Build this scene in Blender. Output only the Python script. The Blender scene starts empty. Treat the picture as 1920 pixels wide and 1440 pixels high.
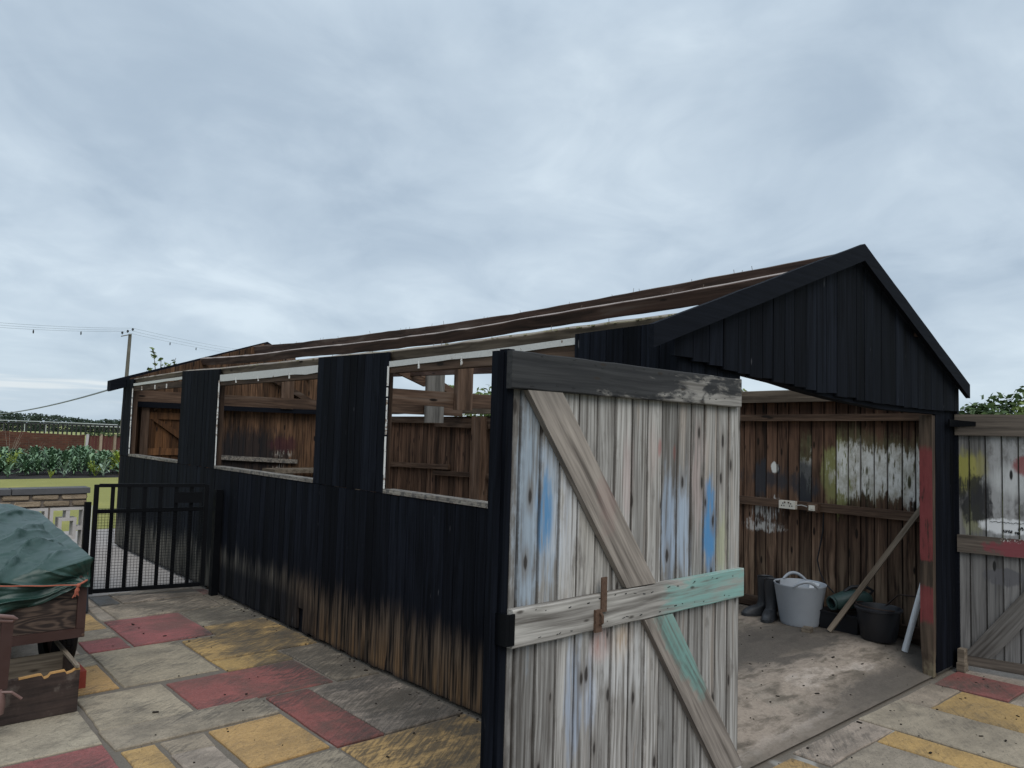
import bpy, math, random
from mathutils import Vector, noise as mnoise
rnd = random.Random(7)
R = math.radians
SC = bpy.context.scene
COL = SC.collection

# ------------------------------------------------------------------ camera, sky, sun, exposure
cam_d = bpy.data.cameras.new('camera')
cam = bpy.data.objects.new('camera', cam_d); COL.objects.link(cam)
SC.camera = cam
cam_d.sensor_fit = 'HORIZONTAL'; cam_d.sensor_width = 36.0
cam_d.lens = 36.0 * 1426.955 / 1920.0
cam_d.clip_start = 0.05; cam_d.clip_end = 6000
from mathutils import Matrix
CR = (0.74820883, -0.66286372, 0.02819999); CU = (-0.06356583, -0.02931175, 0.9975471); CF = (0.66041118, 0.7481661, 0.06406679)
cam.matrix_world = Matrix(((CR[0], CU[0], -CF[0], -2.794106), (CR[1], CU[1], -CF[1], -2.046349), (CR[2], CU[2], -CF[2], 1.6), (0, 0, 0, 1)))

SUN_EL, SUN_AZ = 48.0, 205.0      # azimuth measured clockwise from +Y
sun_d = bpy.data.lights.new('sun', 'SUN'); sun_d.energy = 1.45; sun_d.angle = R(45); sun_d.color = (1.0, 0.935, 0.85)
sun = bpy.data.objects.new('sun', sun_d); COL.objects.link(sun)
sd = Vector((math.sin(R(SUN_AZ)) * math.cos(R(SUN_EL)), math.cos(R(SUN_AZ)) * math.cos(R(SUN_EL)), math.sin(R(SUN_EL))))
sun.rotation_euler = (-sd).to_track_quat('-Z', 'Y').to_euler()
SC.view_settings.view_transform = 'Standard'
SC.view_settings.look = 'None'
SC.view_settings.exposure = 0.32
SC.view_settings.gamma = 1.0
SC.view_settings.use_curve_mapping = False

# ------------------------------------------------------------------ shader expression helper
class NT:
    def __init__(s, tree):
        s.t = tree; s.n = tree.nodes; s.l = tree.links
    def new(s, typ, **kw):
        nd = s.n.new(typ)
        for k, v in kw.items(): setattr(nd, k, v)
        return nd
    def put(s, sock, v):
        if isinstance(v, E): s.l.new(v.s, sock)
        elif isinstance(v, bpy.types.NodeSocket): s.l.new(v, sock)
        else:
            if sock.type == 'RGBA' and len(v) == 3: v = (*v, 1)
            sock.default_value = v
    def math(s, op, *a, clamp=False):
        nd = s.new('ShaderNodeMath', operation=op, use_clamp=clamp)
        for i, v in enumerate(a): s.put(nd.inputs[i], v)
        return E(s, nd.outputs[0])
    def vmath(s, op, *a, out=0):
        nd = s.new('ShaderNodeVectorMath', operation=op)
        for i, v in enumerate(a): s.put(nd.inputs[i], v)
        return E(s, nd.outputs[out])
    def dot(s, v, d):
        return s.vmath('DOT_PRODUCT', v, d, out=1)
    def pos(s): return E(s, s.new('ShaderNodeNewGeometry').outputs['Position'])
    def nrm(s): return E(s, s.new('ShaderNodeNewGeometry').outputs['Normal'])
    def gen(s): return s.xyz(E(s, s.new('ShaderNodeTexCoord').outputs['Generated']))
    def rand(s): return E(s, s.new('ShaderNodeObjectInfo').outputs['Random'])
    def ocol(s): return E(s, s.new('ShaderNodeObjectInfo').outputs['Color'])
    def xyz(s, v):
        nd = s.new('ShaderNodeSeparateXYZ'); s.put(nd.inputs[0], v)
        return [E(s, o) for o in nd.outputs]
    def vec(s, x, y, z):
        nd = s.new('ShaderNodeCombineXYZ')
        for i, v in enumerate((x, y, z)): s.put(nd.inputs[i], v)
        return E(s, nd.outputs[0])
    def noise(s, v, scale=1.0, detail=3.0, rough=0.55, dist=0.0):
        nd = s.new('ShaderNodeTexNoise'); s.put(nd.inputs['Vector'], v)
        s.put(nd.inputs['Scale'], scale); nd.inputs['Detail'].default_value = detail
        nd.inputs['Roughness'].default_value = rough; nd.inputs['Distortion'].default_value = dist
        return E(s, nd.outputs['Fac'])
    def voro(s, v, scale=1.0, randomness=1.0, out='Distance', dims='3D'):
        nd = s.new('ShaderNodeTexVoronoi', voronoi_dimensions=dims); s.put(nd.inputs['Vector'], v); nd.inputs['Scale'].default_value = scale
        nd.inputs['Randomness'].default_value = randomness
        return E(s, nd.outputs[out])
    def sm(s, x, a, b, lo=0.0, hi=1.0):
        nd = s.new('ShaderNodeMapRange', interpolation_type='SMOOTHSTEP')
        s.put(nd.inputs[0], x); s.put(nd.inputs[1], a); s.put(nd.inputs[2], b); s.put(nd.inputs[3], lo); s.put(nd.inputs[4], hi)
        return E(s, nd.outputs[0])
    def mix(s, f, a, b, mode='MIX'):
        nd = s.new('ShaderNodeMix', data_type='RGBA', blend_type=mode)
        s.put(nd.inputs[0], f); s.put(nd.inputs[6], a); s.put(nd.inputs[7], b)
        return E(s, nd.outputs[2])
    def scalec(s, c, f):
        return s.vmath('MULTIPLY', c, s.vec(f, f, f))

class E:
    def __init__(s, nt, sock): s.nt = nt; s.s = sock
    def __add__(a, b): return a.nt.math('ADD', a, b)
    __radd__ = __add__
    def __sub__(a, b): return a.nt.math('SUBTRACT', a, b)
    def __rsub__(a, b): return a.nt.math('SUBTRACT', b, a)
    def __mul__(a, b): return a.nt.math('MULTIPLY', a, b)
    __rmul__ = __mul__
    def __truediv__(a, b): return a.nt.math('DIVIDE', a, b)
    def abs(a): return a.nt.math('ABSOLUTE', a)
    def clamp(a): return a.nt.math('ADD', a, 0.0, clamp=True)

def material(name, build, rough=0.8, spec=0.3, metal=0.0, bump=0.0, bdist=0.004):
    """build(nt) -> colour, or (colour, height), or (colour, height, roughness)"""
    m = bpy.data.materials.new(name); m.use_nodes = True
    t = m.node_tree; nt = NT(t)
    b = t.nodes['Principled BSDF']
    r = build(nt)
    if not isinstance(r, tuple): r = (r,)
    nt.put(b.inputs['Base Color'], r[0])
    b.inputs['Roughness'].default_value = rough
    b.inputs['Metallic'].default_value = metal
    b.inputs['Specular IOR Level'].default_value = spec
    if len(r) > 2: nt.put(b.inputs['Roughness'], r[2])
    if len(r) > 1 and bump:
        bn = nt.new('ShaderNodeBump'); bn.inputs['Strength'].default_value = bump; bn.inputs['Distance'].default_value = bdist
        nt.put(bn.inputs['Height'], r[1]); t.links.new(bn.outputs[0], b.inputs['Normal'])
    return m

def flat(name, c, rough=0.6, spec=0.4, metal=0.0, var=0.12, sc=9.0, bump=0.15):
    def f(nt):
        p = nt.pos(); n = nt.noise(p, sc, 5, .6); n2 = nt.noise(p, sc * 11, 2, .5)
        k = 1.0 - var + (n * 1.3 + n2 * .7) * var
        return nt.scalec(c, k), n2 * .5 + n, nt.sm(n, .3, .7, rough - .1, min(1, rough + .12))
    return material(name, f, rough, spec, metal, bump)

# ------------------------------------------------------------------ world: overcast sky
w = bpy.data.worlds.new('World'); SC.world = w; w.use_nodes = True
wt = w.node_tree; nt = NT(wt)
for n_ in list(wt.nodes): wt.nodes.remove(n_)
out = nt.new('ShaderNodeOutputWorld'); bg = nt.new('ShaderNodeBackground'); wt.links.new(bg.outputs[0], out.inputs[0])
bg.inputs['Strength'].default_value = 0.1
sky = nt.new('ShaderNodeTexSky', sky_type='NISHITA', sun_disc=False, sun_elevation=R(SUN_EL), sun_rotation=R(SUN_AZ))
tc = nt.new('ShaderNodeTexCoord')
d = E(nt, tc.outputs['Generated'])
dx, dy, dz = nt.xyz(d)
up = nt.math('MAXIMUM', dz, 0.0)
k = nt.math('DIVIDE', 1.0, up + 0.24)
u = dx * k; v = dy * k
ru = u * 0.80 + v * 0.60; rv = v * 0.80 - u * 0.60
big = nt.noise(nt.vec(ru * .75 + 3.1, rv * .80 + 1.7, 0.0), 1.0, 3, .5, .5)
mid = nt.noise(nt.vec(ru * 1.9 + 9.2, rv * 2.1 + 4.1, 2.0), 1.0, 5, .55, .9)
fine = nt.noise(nt.vec(ru * 5.0 + 1.0, rv * 5.4 + 8.0, 5.0), 1.0, 4, .55, 1.0)
cl = big * .54 + mid * .36 + fine * .10
c1 = nt.mix(nt.sm(cl, .36, .51), (0.325, 0.400, 0.482), (0.410, 0.488, 0.565))
c2 = nt.mix(nt.sm(cl, .47, .64), c1, (0.530, 0.610, 0.675))
# paler band towards the horizon, a bright break low in the far left sky
hz = nt.sm(up, 0.0, .16, 1.0, 0.0)
c3 = nt.mix(hz * .40, c2, (0.43, 0.525, 0.61))
strat = nt.noise(nt.vec(dx * 4.0, dy * 4.0, dz * 55.0), 1.0, 4, .55, .4)
brk = nt.sm(strat, .52, .66) * nt.sm(up, .012, .030) * nt.sm(up, .040, .065, 1.0, 0.0)
c4 = nt.mix(brk * .38, c3, (0.78, 0.78, 0.75))
# an overcast sky is brighter overhead
c5 = nt.scalec(c4, nt.sm(up, .42, 1.0, 1.0, 1.75))
nt.put(bg.inputs['Color'], nt.vmath('ADD', nt.scalec(c5, 10.0), nt.scalec(E(nt, sky.outputs[0]), .07)))

# ------------------------------------------------------------------ object helpers
WO = {}        # world origin of each object
def reg(o, wo, parent=None):
    COL.objects.link(o)
    if parent is not None:
        o.parent = parent; p = WO[parent.name]
        o.location = (wo[0] - p[0], wo[1] - p[1], wo[2] - p[2])
    else: o.location = wo
    WO[o.name] = tuple(wo)
    return o
def tag(o, label=None, cat=None, group=None, kind=None):
    if label: o['label'] = label
    if cat: o['category'] = cat
    if group: o['group'] = group
    if kind: o['kind'] = kind
    return o
def thing(name, label, cat, loc, group=None):
    o = bpy.data.objects.new(name, None); o.empty_display_size = .1
    reg(o, loc); return tag(o, label, cat, group)
def mesh(name, V, F, mat, parent=None, smooth=False, origin=None):
    if origin is None:
        xs = [p[0] for p in V]; ys = [p[1] for p in V]; zs = [p[2] for p in V]
        origin = ((min(xs) + max(xs)) / 2, (min(ys) + max(ys)) / 2, min(zs))
    me = bpy.data.meshes.new(name)
    me.from_pydata([(p[0] - origin[0], p[1] - origin[1], p[2] - origin[2]) for p in V], [], F)
    mats = mat if isinstance(mat, (list, tuple)) else [mat]
    for m in mats: me.materials.append(m)
    if smooth:
        me.polygons.foreach_set('use_smooth', [True] * len(me.polygons))
    me.validate(); me.update()
    o = bpy.data.objects.new(name, me)
    return reg(o, origin, parent)
def auto(o, ang=40):
    """smooth shading with sharp edges kept"""
    me = o.data
    me.polygons.foreach_set('use_smooth', [True] * len(me.polygons))
    me.set_sharp_from_angle(angle=R(ang))
    return o

class MB:
    def __init__(s): s.V = []; s.F = []
    def add(s, V, F):
        n = len(s.V); s.V += [tuple(p) for p in V]; s.F += [tuple(i + n for i in f) for f in F]; return s
    def box(s, a, b):
        x0, y0, z0 = a; x1, y1, z1 = b
        return s.add([(x0, y0, z0), (x1, y0, z0), (x1, y1, z0), (x0, y1, z0), (x0, y0, z1), (x1, y0, z1), (x1, y1, z1), (x0, y1, z1)],
                     [(0, 3, 2, 1), (4, 5, 6, 7), (0, 1, 5, 4), (1, 2, 6, 5), (2, 3, 7, 6), (3, 0, 4, 7)])
    def obox(s, c, ax, ay, az):
        """box from centre and three half-axis vectors"""
        c, ax, ay, az = map(Vector, (c, ax, ay, az))
        P = [c + ax * i + ay * j + az * k_ for k_ in (-1, 1) for i, j in ((-1, -1), (1, -1), (1, 1), (-1, 1))]
        return s.add(P, [(0, 3, 2, 1), (4, 5, 6, 7), (0, 1, 5, 4), (1, 2, 6, 5), (2, 3, 7, 6), (3, 0, 4, 7)])
    def tube(s, pts, r, n=6, cap=True):
        pts = [Vector(p) for p in pts]; m = len(pts)
        rr = r if isinstance(r, (list, tuple)) else [r] * m
        V = []; up = None
        for i, p in enumerate(pts):
            t = (pts[min(i + 1, m - 1)] - pts[max(i - 1, 0)]).normalized()
            if up is None:
                up = Vector((0, 0, 1)) if abs(t.z) < .9 else Vector((1, 0, 0))
            a = t.cross(up).normalized(); b = a.cross(t).normalized(); up = b
            for j in range(n):
                q = 2 * math.pi * j / n; V.append(p + (a * math.cos(q) + b * math.sin(q)) * rr[i])
        F = [(i * n + j, i * n + (j + 1) % n, (i + 1) * n + (j + 1) % n, (i + 1) * n + j) for i in range(m - 1) for j in range(n)]
        if cap: F += [tuple(range(n))[::-1], tuple((m - 1) * n + j for j in range(n))]
        return s.add(V, F)
    def lathe(s, prof, n=32, c=(0, 0, 0), sx=1.0, sy=1.0):
        """prof: list of (r, z); open profile"""
        V = []; F = []
        for r, z in prof:
            for j in range(n):
                q = 2 * math.pi * j / n; V.append((c[0] + r * sx * math.cos(q), c[1] + r * sy * math.sin(q), c[2] + z))
        for i in range(len(prof) - 1):
            for j in range(n): F.append((i * n + j, i * n + (j + 1) % n, (i + 1) * n + (j + 1) % n, (i + 1) * n + j))
        return s.add(V, F)
    def prism(s, poly, n, t):
        """planar polygon (3D points) extruded by t along -n"""
        n = Vector(n).normalized(); A = [Vector(p) for p in poly]; B = [p - n * t for p in A]; m = len(A)
        return s.add(A + B, [tuple(range(m)), tuple(range(2 * m - 1, m - 1, -1))] + [(i, i + m, (i + 1) % m + m, (i + 1) % m) for i in range(m)])
    def build(s, name, mat, parent=None, smooth=False, origin=None): return mesh(name, s.V, s.F, mat, parent, smooth, origin)

def plank(name, parent, mat, bl, br, tr, tl, n, t=.02, ch=.003, jit=.0015, gap=.0004, cd=.010):
    """a board with V-jointed long edges; four corners of its face, seen from the side n points to"""
    n = Vector(n).normalized(); bl, br, tr, tl = map(Vector, (bl, br, tr, tl))
    j = n * rnd.uniform(-jit, jit); tw = n * rnd.uniform(-jit, jit) * .6
    wb = (br - bl).normalized(); wt_ = (tr - tl).normalized()
    bl = bl + wb * gap + j + tw; br = br - wb * gap + j; tl = tl + wt_ * gap + j + tw; tr = tr - wt_ * gap + j
    V = []
    for a, b in ((bl, br), (tl, tr)):
        wv = (b - a).normalized(); e1, e2 = ch * rnd.uniform(.6, 1.5), ch * rnd.uniform(.6, 1.5)
        V += [a - n * t, a - n * cd, a + wv * e1, b - wv * e2, b - n * cd, b - n * t]
    F = [(0, 1, 7, 6), (1, 2, 8, 7), (2, 3, 9, 8), (3, 4, 10, 9), (4, 5, 11, 10), (5, 0, 6, 11), (5, 4, 3, 2, 1, 0), (6, 7, 8, 9, 10, 11)]
    return mesh(name, V, F, mat, parent)

def lerp(a, b, t): return a + (b - a) * t
def pl(pts, x):
    """piecewise linear"""
    if x <= pts[0][0]: return pts[0][1]
    for (a, b), (c, e) in zip(pts, pts[1:]):
        if x <= c: return b + (e - b) * (x - a) / (c - a)
    return pts[-1][1]
def beam(name, parent, mat, top, x0, x1, h, y0, y1, n=24, jitter=.0, tilt=0.0):
    """long timber along Y whose upper outer edge follows the polyline top(y); w = x1 - x0 wide, h deep, square to a roof pitch of tilt degrees"""
    m = MB(); V = []; ca, sa = math.cos(R(tilt)), math.sin(R(tilt)); w_ = x1 - x0; c = .005
    for i in range(n + 1):
        y = lerp(y0, y1, i / n); z = pl(top, y) + rnd.uniform(-jitter, jitter); e = rnd.uniform(-jitter, jitter); f = rnd.uniform(-jitter, jitter)
        for a, b in ((0, -h + e), (w_, -h + e), (w_, -c), (w_ - c, 0), (c, f * .6), (0, -c + f)):
            V.append((x0 + a * ca - b * sa, y, z + a * sa + b * ca))
    F = [(i * 6 + j, i * 6 + (j + 1) % 6, (i + 1) * 6 + (j + 1) % 6, (i + 1) * 6 + j) for i in range(n) for j in range(6)]
    F += [(5, 4, 3, 2, 1, 0), tuple(n * 6 + j for j in range(6))]
    return m.add(V, F).build(name, mat, parent)

# ------------------------------------------------------------------ materials
def grain(nt, d, seed=0.0, fine=70.0, along=2.2):
    """returns (fine streaks, broad streaks, knots 0..1, along, across vector); d = direction of the grain"""
    p = nt.pos(); r = nt.rand()
    a = nt.dot(p, d) + r * 37.0 + seed
    ac = nt.vmath('SUBTRACT', p, nt.vmath('SCALE', tuple(d)) if False else nt.vmath('MULTIPLY', tuple(d), nt.vec(nt.dot(p, d), nt.dot(p, d), nt.dot(p, d))))
    x, y, z = nt.xyz(ac)
    # two directions across
    dv = Vector(d).normalized()
    e1 = dv.cross(Vector((0.31, 0.52, 0.79))).normalized(); e2 = dv.cross(e1).normalized()
    c1 = nt.dot(p, tuple(e1)); c2 = nt.dot(p, tuple(e2))
    wob = nt.noise(nt.vec(a * 1.3, c1 * 6.0, r * 20.0), 1.0, 2, .5)
    q = nt.vec(c1 * fine + wob * 5.0, c2 * fine + r * 90.0, a * along)
    f = nt.noise(q, 1.0, 4, .6)
    b = nt.noise(nt.vec(c1 * fine * .28 + wob * 3.0, c2 * fine * .28 + r * 50.0, a * along * .55), 1.0, 3, .55)
    kd = nt.voro(nt.vec(c1 * 11.0 + r * 13.0, c2 * 11.0, a * 3.1), 1.0, 1.0)
    return f, b, kd, a, p, r

def patch(nt, cu, cv, u, v, ru, rv, soft=.3, amp=.5, streak=None, randamp=.2):
    """soft-edged ragged paint patch"""
    du = (u - cu) / ru; dv = (v - cv) / rv
    dist = nt.math('SQRT', du * du + dv * dv)
    if streak is not None: dist = dist + (streak - .5) * amp * 5.0
    return nt.sm(dist, 1.0 - soft, 1.0 + soft, 1.0, 0.0)

Z = (0, 0, 1)
def m_black(nt):
    f, b, kd, a, p, r = grain(nt, Z, 0, 60, 2.0)
    x, y, z = nt.xyz(p)
    c = nt.mix(nt.sm(f * .7 + b * .4, .3, .8), (.0010, .0014, .0026), (.0088, .0110, .0172))
    c = nt.scalec(c, .55 + r * .75)
    # paint worn off in a ragged band near the ground
    edge = .45 - nt.sm(y, 3.2, 5.2) * .02 + (b - .5) * .22 + (f - .5) * .16 + (r - .5) * .10
    worn = nt.sm(z, edge - .20, edge + .05, 1.0, 0.0) * nt.sm(x, -.3, .02, 0.0, 1.0) * nt.sm(x, .05, .12, 1.0, 0.0)
    low = nt.sm(y, 2.4, 4.2)
    dark_again = nt.sm(z, .10 + low * .13, .26 + low * .16, 1.0, 0.0) * nt.sm(y, 2.8, 4.0) * nt.sm(y, 5.3, 5.6, 1.0, 0.0)
    wc = nt.mix(nt.sm(f * .6 + b * .5, .36, .78), (.009, .007, .005), (.125, .092, .068))
    wo = nt.mix(nt.sm(f * .6 + b * .5, .34, .78), (.012, .008, .005), (.185, .112, .060))
    warm = nt.sm(z, .04, .36, 1.0, 0.0) * nt.sm(y, 3.9, 2.9) * nt.sm(b, .38, .62)
    wc = nt.mix(warm, wc, wo)
    wc = nt.mix(nt.sm(y, 3.4, 4.4), wc, nt.mix(nt.sm(f * .6 + b * .5, .36, .78), (.010, .010, .009), (.155, .145, .125)))
    ww = worn * (1.0 - dark_again * .9) * nt.sm(f * .6 + b * .4, .30, .52) * nt.sm(z, .0, .06, .30, 1.0)
    c = nt.mix(ww, c, wc)
    # thin pale scuffs
    sc = nt.sm(nt.noise(nt.vec(x * 40, y * 40, z * 6.0 + r * 9), 1.0, 2, .5), .735, .80)
    c = nt.mix(sc * .5, c, (.10, .10, .11))
    return c, f * .6 + b * .6
M_BLACK = material('black_painted_boards', m_black, .78, .07, bump=.5, bdist=.003)

def m_black2(nt):
    f, b, kd, a, p, r = grain(nt, (1, 0, 0), 0, 60, 2.0)
    c = nt.mix(f, (.0013, .0018, .0031), (.0105, .0125, .0188))
    return c, f
M_BLACK_H = material('black_painted_trim', m_black2, .78, .07, bump=.4, bdist=.003)

def brown(lo, hi, d, red=0.0, knots=True, warp=2.2, grey=0.0):
    def f_(nt):
        f, b, kd, a, p, r = grain(nt, d, 0, 60, warp)
        k = nt.sm(f * .6 + b * .55, .35, .80)
        c = nt.mix(k, lo, hi)
        c = nt.scalec(c, .60 + r * .75)
        if grey: c = nt.mix(nt.sm(b, .5, .75) * grey, c, (.17, .155, .14))
        if knots: c = nt.mix(nt.sm(kd, .10, .17, 1.0, 0.0), c, (.012, .008, .006))
        return c, f * .7 + b * .4
    return f_
Z = (0, 0, 1)
M_GREYZ = material('grey_timber_z', brown((.10, .095, .088), (.30, .285, .265), Z, knots=False), .85, .2, bump=.3)
M_BROWN_X = material('brown_timber_x', brown((.030, .018, .013), (.130, .082, .056), (1, 0, 0), grey=.3), .8, .2, bump=.3)
M_BROWN_Y = material('brown_timber_y', brown((.028, .017, .012), (.115, .073, .050), (0, 1, 0), grey=.2), .8, .2, bump=.3)
M_BROWN_Z = material('brown_timber_z', brown((.028, .017, .012), (.125, .078, .053), Z, grey=.2), .8, .2, bump=.3)
M_DOORR = material('rear_door_boards', brown((.030, .014, .007), (.150, .070, .030), Z), .8, .2, bump=.3)

def m_purlin(nt):
    f, b, kd, a, p, r = grain(nt, (0, 1, 0), 0, 45, 1.4)
    x, y, z = nt.xyz(p); nx, ny, nz = nt.xyz(nt.nrm())
    c = nt.mix(nt.sm(f * .5 + b * .6, .35, .78), (.016, .009, .007), (.088, .050, .038))
    c = nt.mix(nt.sm(kd, .09, .15, 1.0, 0.0), c, (.015, .008, .006))
    c = nt.mix(nt.sm(b, .55, .72) * .5, c, (.12, .10, .088))
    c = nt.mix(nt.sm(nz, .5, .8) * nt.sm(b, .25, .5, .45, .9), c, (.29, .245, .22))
    return c, f
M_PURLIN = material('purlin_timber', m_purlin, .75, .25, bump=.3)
def m_eave(nt):
    f, b, kd, a, p, r = grain(nt, (0, 1, 0), 0, 45, 1.6)
    x, y, z = nt.xyz(p); nx, ny, nz = nt.xyz(nt.nrm())
    c = nt.mix(nt.sm(f * .5 + b * .6, .35, .80), (.032, .024, .018), (.165, .132, .102))
    c = nt.mix(nt.sm(kd, .09, .15, 1.0, 0.0), c, (.02, .014, .010))
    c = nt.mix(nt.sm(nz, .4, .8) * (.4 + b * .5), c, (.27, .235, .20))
    c = nt.mix(nt.sm(b, .55, .75) * nt.sm(nz, .2, .6) * .6, c, (.11, .12, .05))
    return c, f
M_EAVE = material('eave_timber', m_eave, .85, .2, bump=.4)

def m_rwall(nt):
    f, b, kd, a, p, r = grain(nt, Z, 0, 52, 1.7)
    x, y, z = nt.xyz(p)
    k = nt.sm(f * .6 + b * .6, .38, .80)
    c = nt.mix(k, (.014, .008, .006), (.138, .080, .052))
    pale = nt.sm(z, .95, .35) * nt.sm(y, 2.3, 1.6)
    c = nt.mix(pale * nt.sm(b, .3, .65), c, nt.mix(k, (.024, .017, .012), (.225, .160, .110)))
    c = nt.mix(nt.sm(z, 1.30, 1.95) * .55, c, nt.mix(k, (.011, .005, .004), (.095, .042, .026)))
    c = nt.scalec(c, .55 + r * .85)
    # bleached streaks
    c = nt.mix(nt.sm(f, .64, .74) * .50, c, (.29, .205, .145))
    c = nt.mix(nt.sm(kd, .10, .16, 1.0, 0.0), c, (.012, .008, .006))
    st = nt.noise(nt.vec(x * 8.0, y * 38.0, z * 5.0 + r * 30.0), 1.0, 3, .6)
    s2 = nt.noise(nt.vec(x, y * 11.0, z * 8.0 + r * 8.0), 1.0, 4, .65)
    sr = st * .5 + s2 * .5 + (r - .5) * .34
    # olive margin and white paint
    g = patch(nt, .66, 1.41, y, z, .44, .21, .5, .62, sr)
    c = nt.mix(g * .50, c, (.150, .152, .080))
    g2 = patch(nt, .98, 1.33, y, z, .13, .24, .25, .45, sr)
    c = nt.mix(g2 * .65, c, (.25, .26, .10))
    wh = patch(nt, .60, 1.37, y, z, .42, .175, .18, .60, sr)
    wh2 = patch(nt, .33, 1.33, y, z, .11, .20, .18, .55, sr)
    pe = nt.noise(nt.vec(x, y * 60.0, z * 7.0 + r * 30.0), 1.0, 4, .7)
    wm = nt.math('MAXIMUM', wh, wh2) * nt.sm(pe * .6 + st * .4, .40, .47) * nt.sm(kd, .12, .2)
    c = nt.mix(wm * .90, c, nt.mix(nt.sm(s2, .3, .65), (.36, .34, .29), (.70, .70, .68)))
    # black daubs
    bk = nt.math('MAXIMUM', patch(nt, 1.58, 1.26, y, z, .24, .12, .35, .55, sr), patch(nt, 1.22, 1.22, y, z, .17, .14, .35, .55, sr))
    c = nt.mix(bk * .85, c, (.030, .034, .042))
    w3 = patch(nt, 1.51, 1.36, y, z, .035, .052, .15, .25, s2)
    w4 = nt.math('MAXIMUM', patch(nt, 1.62, .83, y, z, .15, .05, .35, .8, s2), patch(nt, 1.58, .98, y, z, .10, .085, .25, 1.0, st))
    c = nt.mix(nt.math('MAXIMUM', w3, w4 * .6 * nt.sm(pe, .42, .52)), c, (.62, .62, .60))
    gy = nt.gen()[1]
    c = nt.mix(nt.sm((gy - .5).abs() + (s2 - .5) * .10, .40, .50) * .75, c, (.016, .010, .008))
    return c, f * .7 + b * .5
M_RWALL = material('side_wall_boards', m_rwall, .8, .2, bump=.45, bdist=.004)

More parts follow.
